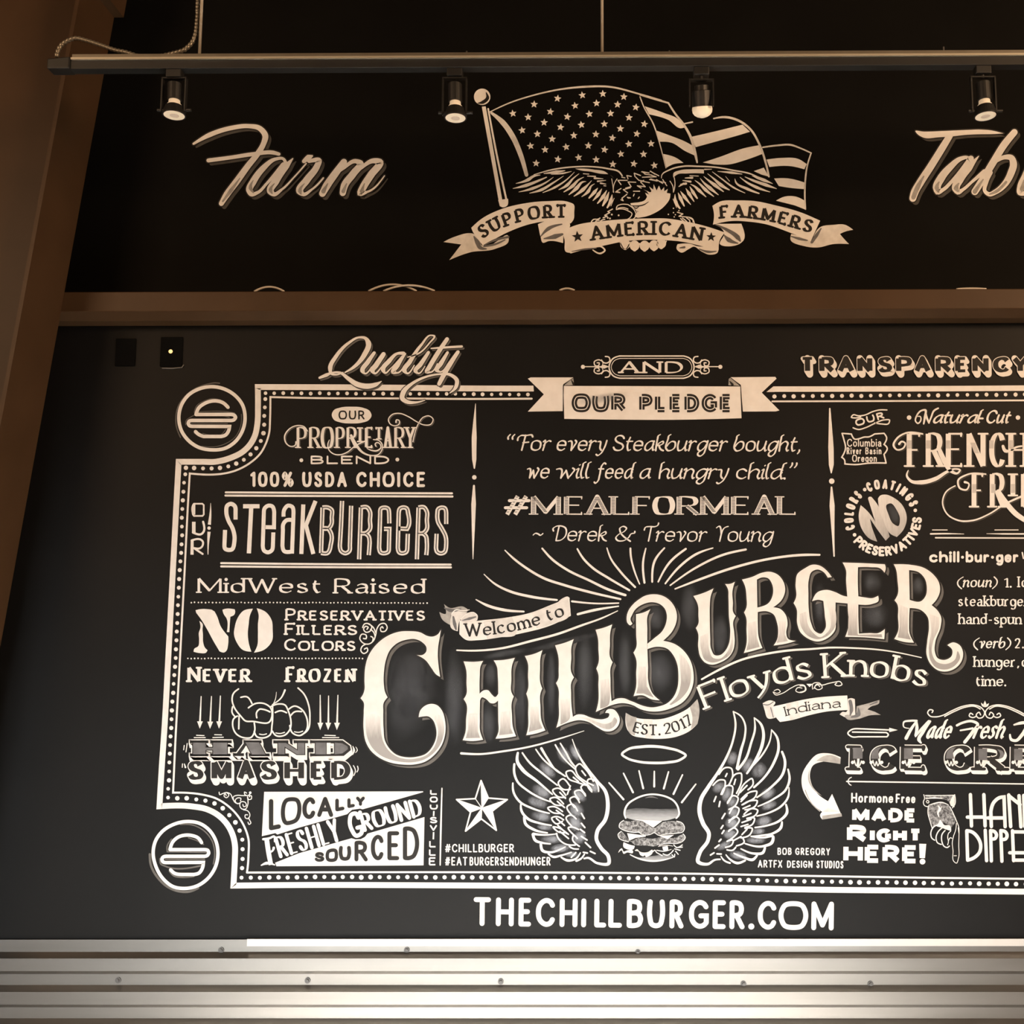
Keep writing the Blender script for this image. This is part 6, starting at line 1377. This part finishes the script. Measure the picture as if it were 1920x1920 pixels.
t = Thing('painted_rule', 'thin stepped lines below the FRENCH lettering', 'rule', group='thin lines in the right column')
t.S("1135,1708 1262,1708/1670,1708 1870,1708", 8); t.S("1120,1742,14 1260,1740,12 1405,1743,4/1600,1740,4 1750,1742,12 1930,1742,12/1162,1775 1930,1778", 12); t.done()
R(*Y5)
t = Thing('painted_text', 'bold sans headword split by dots above the definition', 'painted text', split='word')
for s, a, b in (('chill', 1108, 1366), ('bur', 1420, 1622), ('ger', 1680, 1872)): T(t, s, a, b, 250, 250, 98, 21, sp=12)
t.D("1393,205 1650,205", 13); t.S("1905,165 1915,215", 12); t.done()
t = Thing('painted_text', 'small serif definition lines starting with (noun), cut by the right edge', 'painted text', split='word')
T(t, '(', 1345, 1392, 462, 462, 88, 12, thin=.5, slant=.15); T(t, 'noun', 1392, 1640, 462, 462, 92, 14, thin=.5, slant=.15, font='it', sp=8); T(t, ')', 1645, 1685, 462, 462, 88, 12, thin=.5, slant=.15)
T(t, '1.', 1742, 1815, 464, 464, 82, 14, thin=.5, serif=4); T(t, 'lo', 1865, 1960, 462, 462, 92, 14, thin=.5, serif=4)
T(t, 'steakburger', 1352, 1962, 625, 625, 92, 14, thin=.5, serif=4, sp=9); T(t, 'hand-spun', 1356, 1900, 778, 780, 92, 14, thin=.5, serif=4, sp=9); t.done()
t = Thing('painted_text', 'small serif definition lines starting with (verb), above the ice cream heading', 'painted text', split='word')
T(t, '(', 1484, 1530, 985, 985, 88, 12, thin=.5, slant=.15); T(t, 'verb', 1530, 1755, 985, 985, 92, 14, thin=.5, slant=.15, font='it', sp=8); T(t, ')', 1760, 1800, 985, 985, 88, 12, thin=.5, slant=.15)
T(t, '2.', 1838, 1920, 985, 985, 86, 14, thin=.5, serif=3); T(t, 'hunger,', 1486, 1882, 1145, 1145, 92, 14, thin=.5, serif=4, sp=9); T(t, 'o', 1897, 1960, 1145, 1145, 92, 14, thin=.5, serif=4); T(t, 'time.', 1502, 1768, 1310, 1310, 92, 14, thin=.5, serif=4, sp=9); t.done()
R(*X5)
t = Thing('painted_flourish', 'symmetrical scroll crest above the script line Made Fresh', 'flourish')
for sg in (1, -1):
    def m_(s): return s if sg > 0 else " ".join(",".join([str(2*1585-float(v.split(',')[0])), *v.split(',')[1:]]) for v in s.split())
    for s in ("1132,165 1140,148 1112,140 1094,165 1115,195 1160,202 1220,190 1300,150 1400,110 1490,100 1550,120 1582,165 1565,205 1530,212 1510,185 1535,162 1548,185", "1240,198 1330,152 1420,118 1500,112 1545,135", "1512,195 1480,208 1450,192 1462,170 1482,182"): t.S(m_(s), 10)
t.F("|1585,62 1598,92 1585,118 1572,92"); t.F("1585,120c 1600,95 1620,85c 1610,110"); t.F("1585,120c 1570,95 1552,80c 1560,108"); t.done()
t = Thing('painted_arrow', 'slim bent arrow pointing right at the word Made', 'arrow')
t.S("790,315 500,303c 440,312 410,342 440,370 500,372c 745,372c 757,355 740,336c 450,332", 12); t.F("|765,295 838,315 765,332"); t.done()
t = Thing('painted_text', 'bold brush script line Made Fresh, cut by the right edge', 'painted text')
t.S("935,300,6 888,285,10 888,250,14 950,235,18 1000,235,18/1000,238,16 950,310,26 910,385,30/998,245,18 1002,300,28 990,360,20/1105,240,24 1030,320,22 990,370,12/1115,240,20 1055,330,28 1020,400,30 1038,425,14")
T(t, 'ade', 1070, 1282, 390, 390, 165, 27, thin=.42, slant=.34, font='it', sp=2, nib=40)
t.S("1345,275,20 1400,250,20 1480,240,22 1522,262,24 1480,330,28 1412,418,28/1375,318,14 1480,300,18"); T(t, 'resh', 1470, 1740, 390, 390, 165, 26, thin=.42, slant=.34, font='it', sp=0, nib=40)
t.S("1800,355,16 1810,395,24 1850,405,24 1900,360,30 1960,255,34/1835,270,14 1890,255,26 1960,250,26"); t.done()
t = Thing('painted_word', 'circus style words ICE CREAM with half grey faces, cut by the right edge', 'painted word')
for ch, a, b in [('I', 412, 578), ('C', 592, 836), ('E', 850, 1098), ('C', 1228, 1480), ('R', 1486, 1780), ('E', 1792, 2040)]:
    tmp = Thing('', '', ''); T(tmp, ch, a, b, 660, 664, 214, 66, thin=.34, serif=20, nib=6, sth=26)
    k = 'letter#%s%d' % (ch, a); t.P_(k, 'white', 3); t.P_(k + '>face', 'black', 4)
    for p in tmp.prims['']:
        t.P_(k).append(('S', [(x, y, w+3.4) for x, y, w in p[1]], p[2], p[3])); t.P_(k + '>face').append(p)
    t.block(2.4, 5.2, k)
t.F("|455,466 538,466 535,560 455,560", 'grey_face'); t.F("|450,468 545,468 540,478 450,478", 'grey_face')
for x0 in (0, 640): t.F("%d,560c %d,500 %d,470 %d,462c %d,480 %d,560c" % (612+x0, 622+x0, 655+x0, 700+x0, 680+x0, 682+x0), 'grey_face')
t.F("|892,470 968,470 968,562 892,562", 'grey_face'); t.F("|1530,474 1604,474 1604,572 1530,572", 'grey_face'); t.F("|1835,476 1908,476 1908,574 1835,574", 'grey_face'); t.F("1690,480c 1740,500 1745,540 1700,565c 1715,520", 'grey_face')
for xc in (496, 655, 930, 1295, 1567, 1872): t.D("%d,592 %d,592" % (xc-45, xc+45), 15, 'drip'); t.S("%d,575 %d,620 %d,585 %d,620 %d,580" % (xc-30, xc-12, xc, xc+12, xc+30), 9, 'drip', mat='white', layer=6)
t.done({'grey_face': 'grey upper halves of the letters'})
t = Thing('painted_rule', 'long thin line with an arrow tail under ICE CREAM', 'rule', group='thin lines in the right column')
t.S("400,755,12 900,762,12 1930,777,11"); t.S("440,720 418,735 412,755 420,775 438,788", 8); t.done()
t = Thing('painted_arrow', 'bold curved ribbon arrow sweeping down to MADE RIGHT HERE', 'arrow')
t.F("348,548c 250,515 150,522 70,600 18,700 18,800 65,905 190,1015c 172,1045 192,1082c 360,1055c 275,862c 240,925c 150,860 100,780 85,690 110,620 200,585 345,605c")
t.F("348,560c 260,530 200,540 140,580c 200,585 345,605c", 'shadow_side'); t.F("85,640c 80,720 110,800 190,880c 130,840 70,740", 'shadow_side', mat='mid'); t.F("|190,1050 355,1028 360,1055 192,1082", 'shadow_side'); t.F("|190,1016 345,1015 240,985", 'shadow_side#lit', mat='cream', layer=4); t.S("45,830 90,930 170,1010", 8, 'shadow_side'); t.done()
t = Thing('painted_text', 'thin hand lettered words Hormone Free', 'painted text', split='word'); T(t, 'Hormone', 438, 798, 936, 940, 84, 14, sp=10); T(t, 'Free', 820, 988, 940, 942, 80, 14, sp=10); t.done()
for s, a, b, y, h, w, lab in (('MADE', 446, 998, 1105, 122, 43, 'chunky cartoon word MADE above RIGHT'), ('HERE', 370, 1012, 1455, 156, 50, 'chunky cartoon word HERE! at the foot of the right column')):
    t = Thing('painted_word', lab, 'painted word', split='letter'); T(t, s, a, b, y-4, y+3, h, w*.9, sp=14, cap='b', thin=.85)
    if s == 'HERE': t.S("1052,1290,60 1048,1412,46", cap='b'); t.D("1050,1442", 25)
    t.done()
t = Thing('painted_word', 'chunky cartoon word RIGHT between MADE and HERE', 'painted word', split='letter'); T(t, 'R', 402, 578, 1277, 1277, 150, 48, cap='b', thin=.85); T(t, 'IGHT', 598, 1044, 1277, 1280, 120, 43, sp=14, cap='b', thin=.85); t.done()
R(1720, 1480, 200)
t = Thing('painted_hand', 'engraved hand with cuff pointing its finger straight down', 'drawing')
t.F("140,100c 670,100c 668,290 600,292c 550,210 430,172 150,185c", 'cuff', mat='patty', layer=2); t.S("115,95 130,165 108,230 130,292 190,312/672,95 670,280 630,335/145,110 300,112 660,105/150,165,10 300,155,24 450,165,10/160,225 180,200 208,215 200,245 170,240", 14, 'cuff#line', mat='white', layer=3); t.F("640,110c 670,105c 668,320c 610,300 580,230c", 'cuff#light', mat='cream', layer=3)
t.F("205,300c 300,252 480,242 580,300 620,380 690,560 600,700c 560,650 440,600 280,680c 222,520 192,420", 'palm', mat='patty', layer=2)
t.F("410,545 450,600 480,640 585,650 605,740 520,722 440,690 340,650 380,610", 'palm#light', mat='white', layer=4); t.S("370,290,10 400,340,40 370,430,30 392,500,10/440,310,6 405,390,24/200,290,8 300,255,20 440,235,20 560,280,8", part='palm#light')
t.S("200,302 190,420 225,560 268,702/590,320 630,400 700,560 747,690 750,800", 14, 'finger'); t.S("750,800 745,1000 740,1240 702,1330 662,1302 642,1100 630,950 650,850 692,720 702,612/735,690 745,780/660,1195 705,1195", 12, 'finger')
t.S("390,632 290,680 242,800 262,880 312,915/450,690 370,770 337,880 362,960 432,992/500,740 450,800 440,930 490,1032 540,1047 577,1020", 20, 'finger'); t.S("550,722 602,745 562,790 547,870 560,940 545,1000/560,930 600,870 622,882", 14, 'finger'); t.done()
t = Thing('painted_word', 'tall deco letters HAN cut by the right edge', 'painted word')
t.S("955,95 975,660/1197,95 1220,660/900,500 1205,500/1332,670 1322,400c 1380,230 1480,150 1560,137c 1580,672/1268,515 1560,515/1645,100 1680,670/1645,115 1850,275/1830,115 1865,675/1915,110 1935,670/1915,120 2050,200", 62); t.done()
t = Thing('painted_word', 'tall deco letters DIPPE cut by the right edge', 'painted word')
t.S("890,745c 905,1275c 1030,1225 1120,1130 1140,1000 1090,870 980,765 890,745c/1222,735 1247,1285/1318,742 1333,1290/1318,745c 1390,762 1425,820 1400,885 1330,892c/1502,742 1522,1295/1502,745c 1580,762 1615,822 1590,892 1520,902c/1712,745 1733,1285/1712,765 1960,768/1662,1142 1960,1142/1733,1275 1960,1275", 60); t.done()
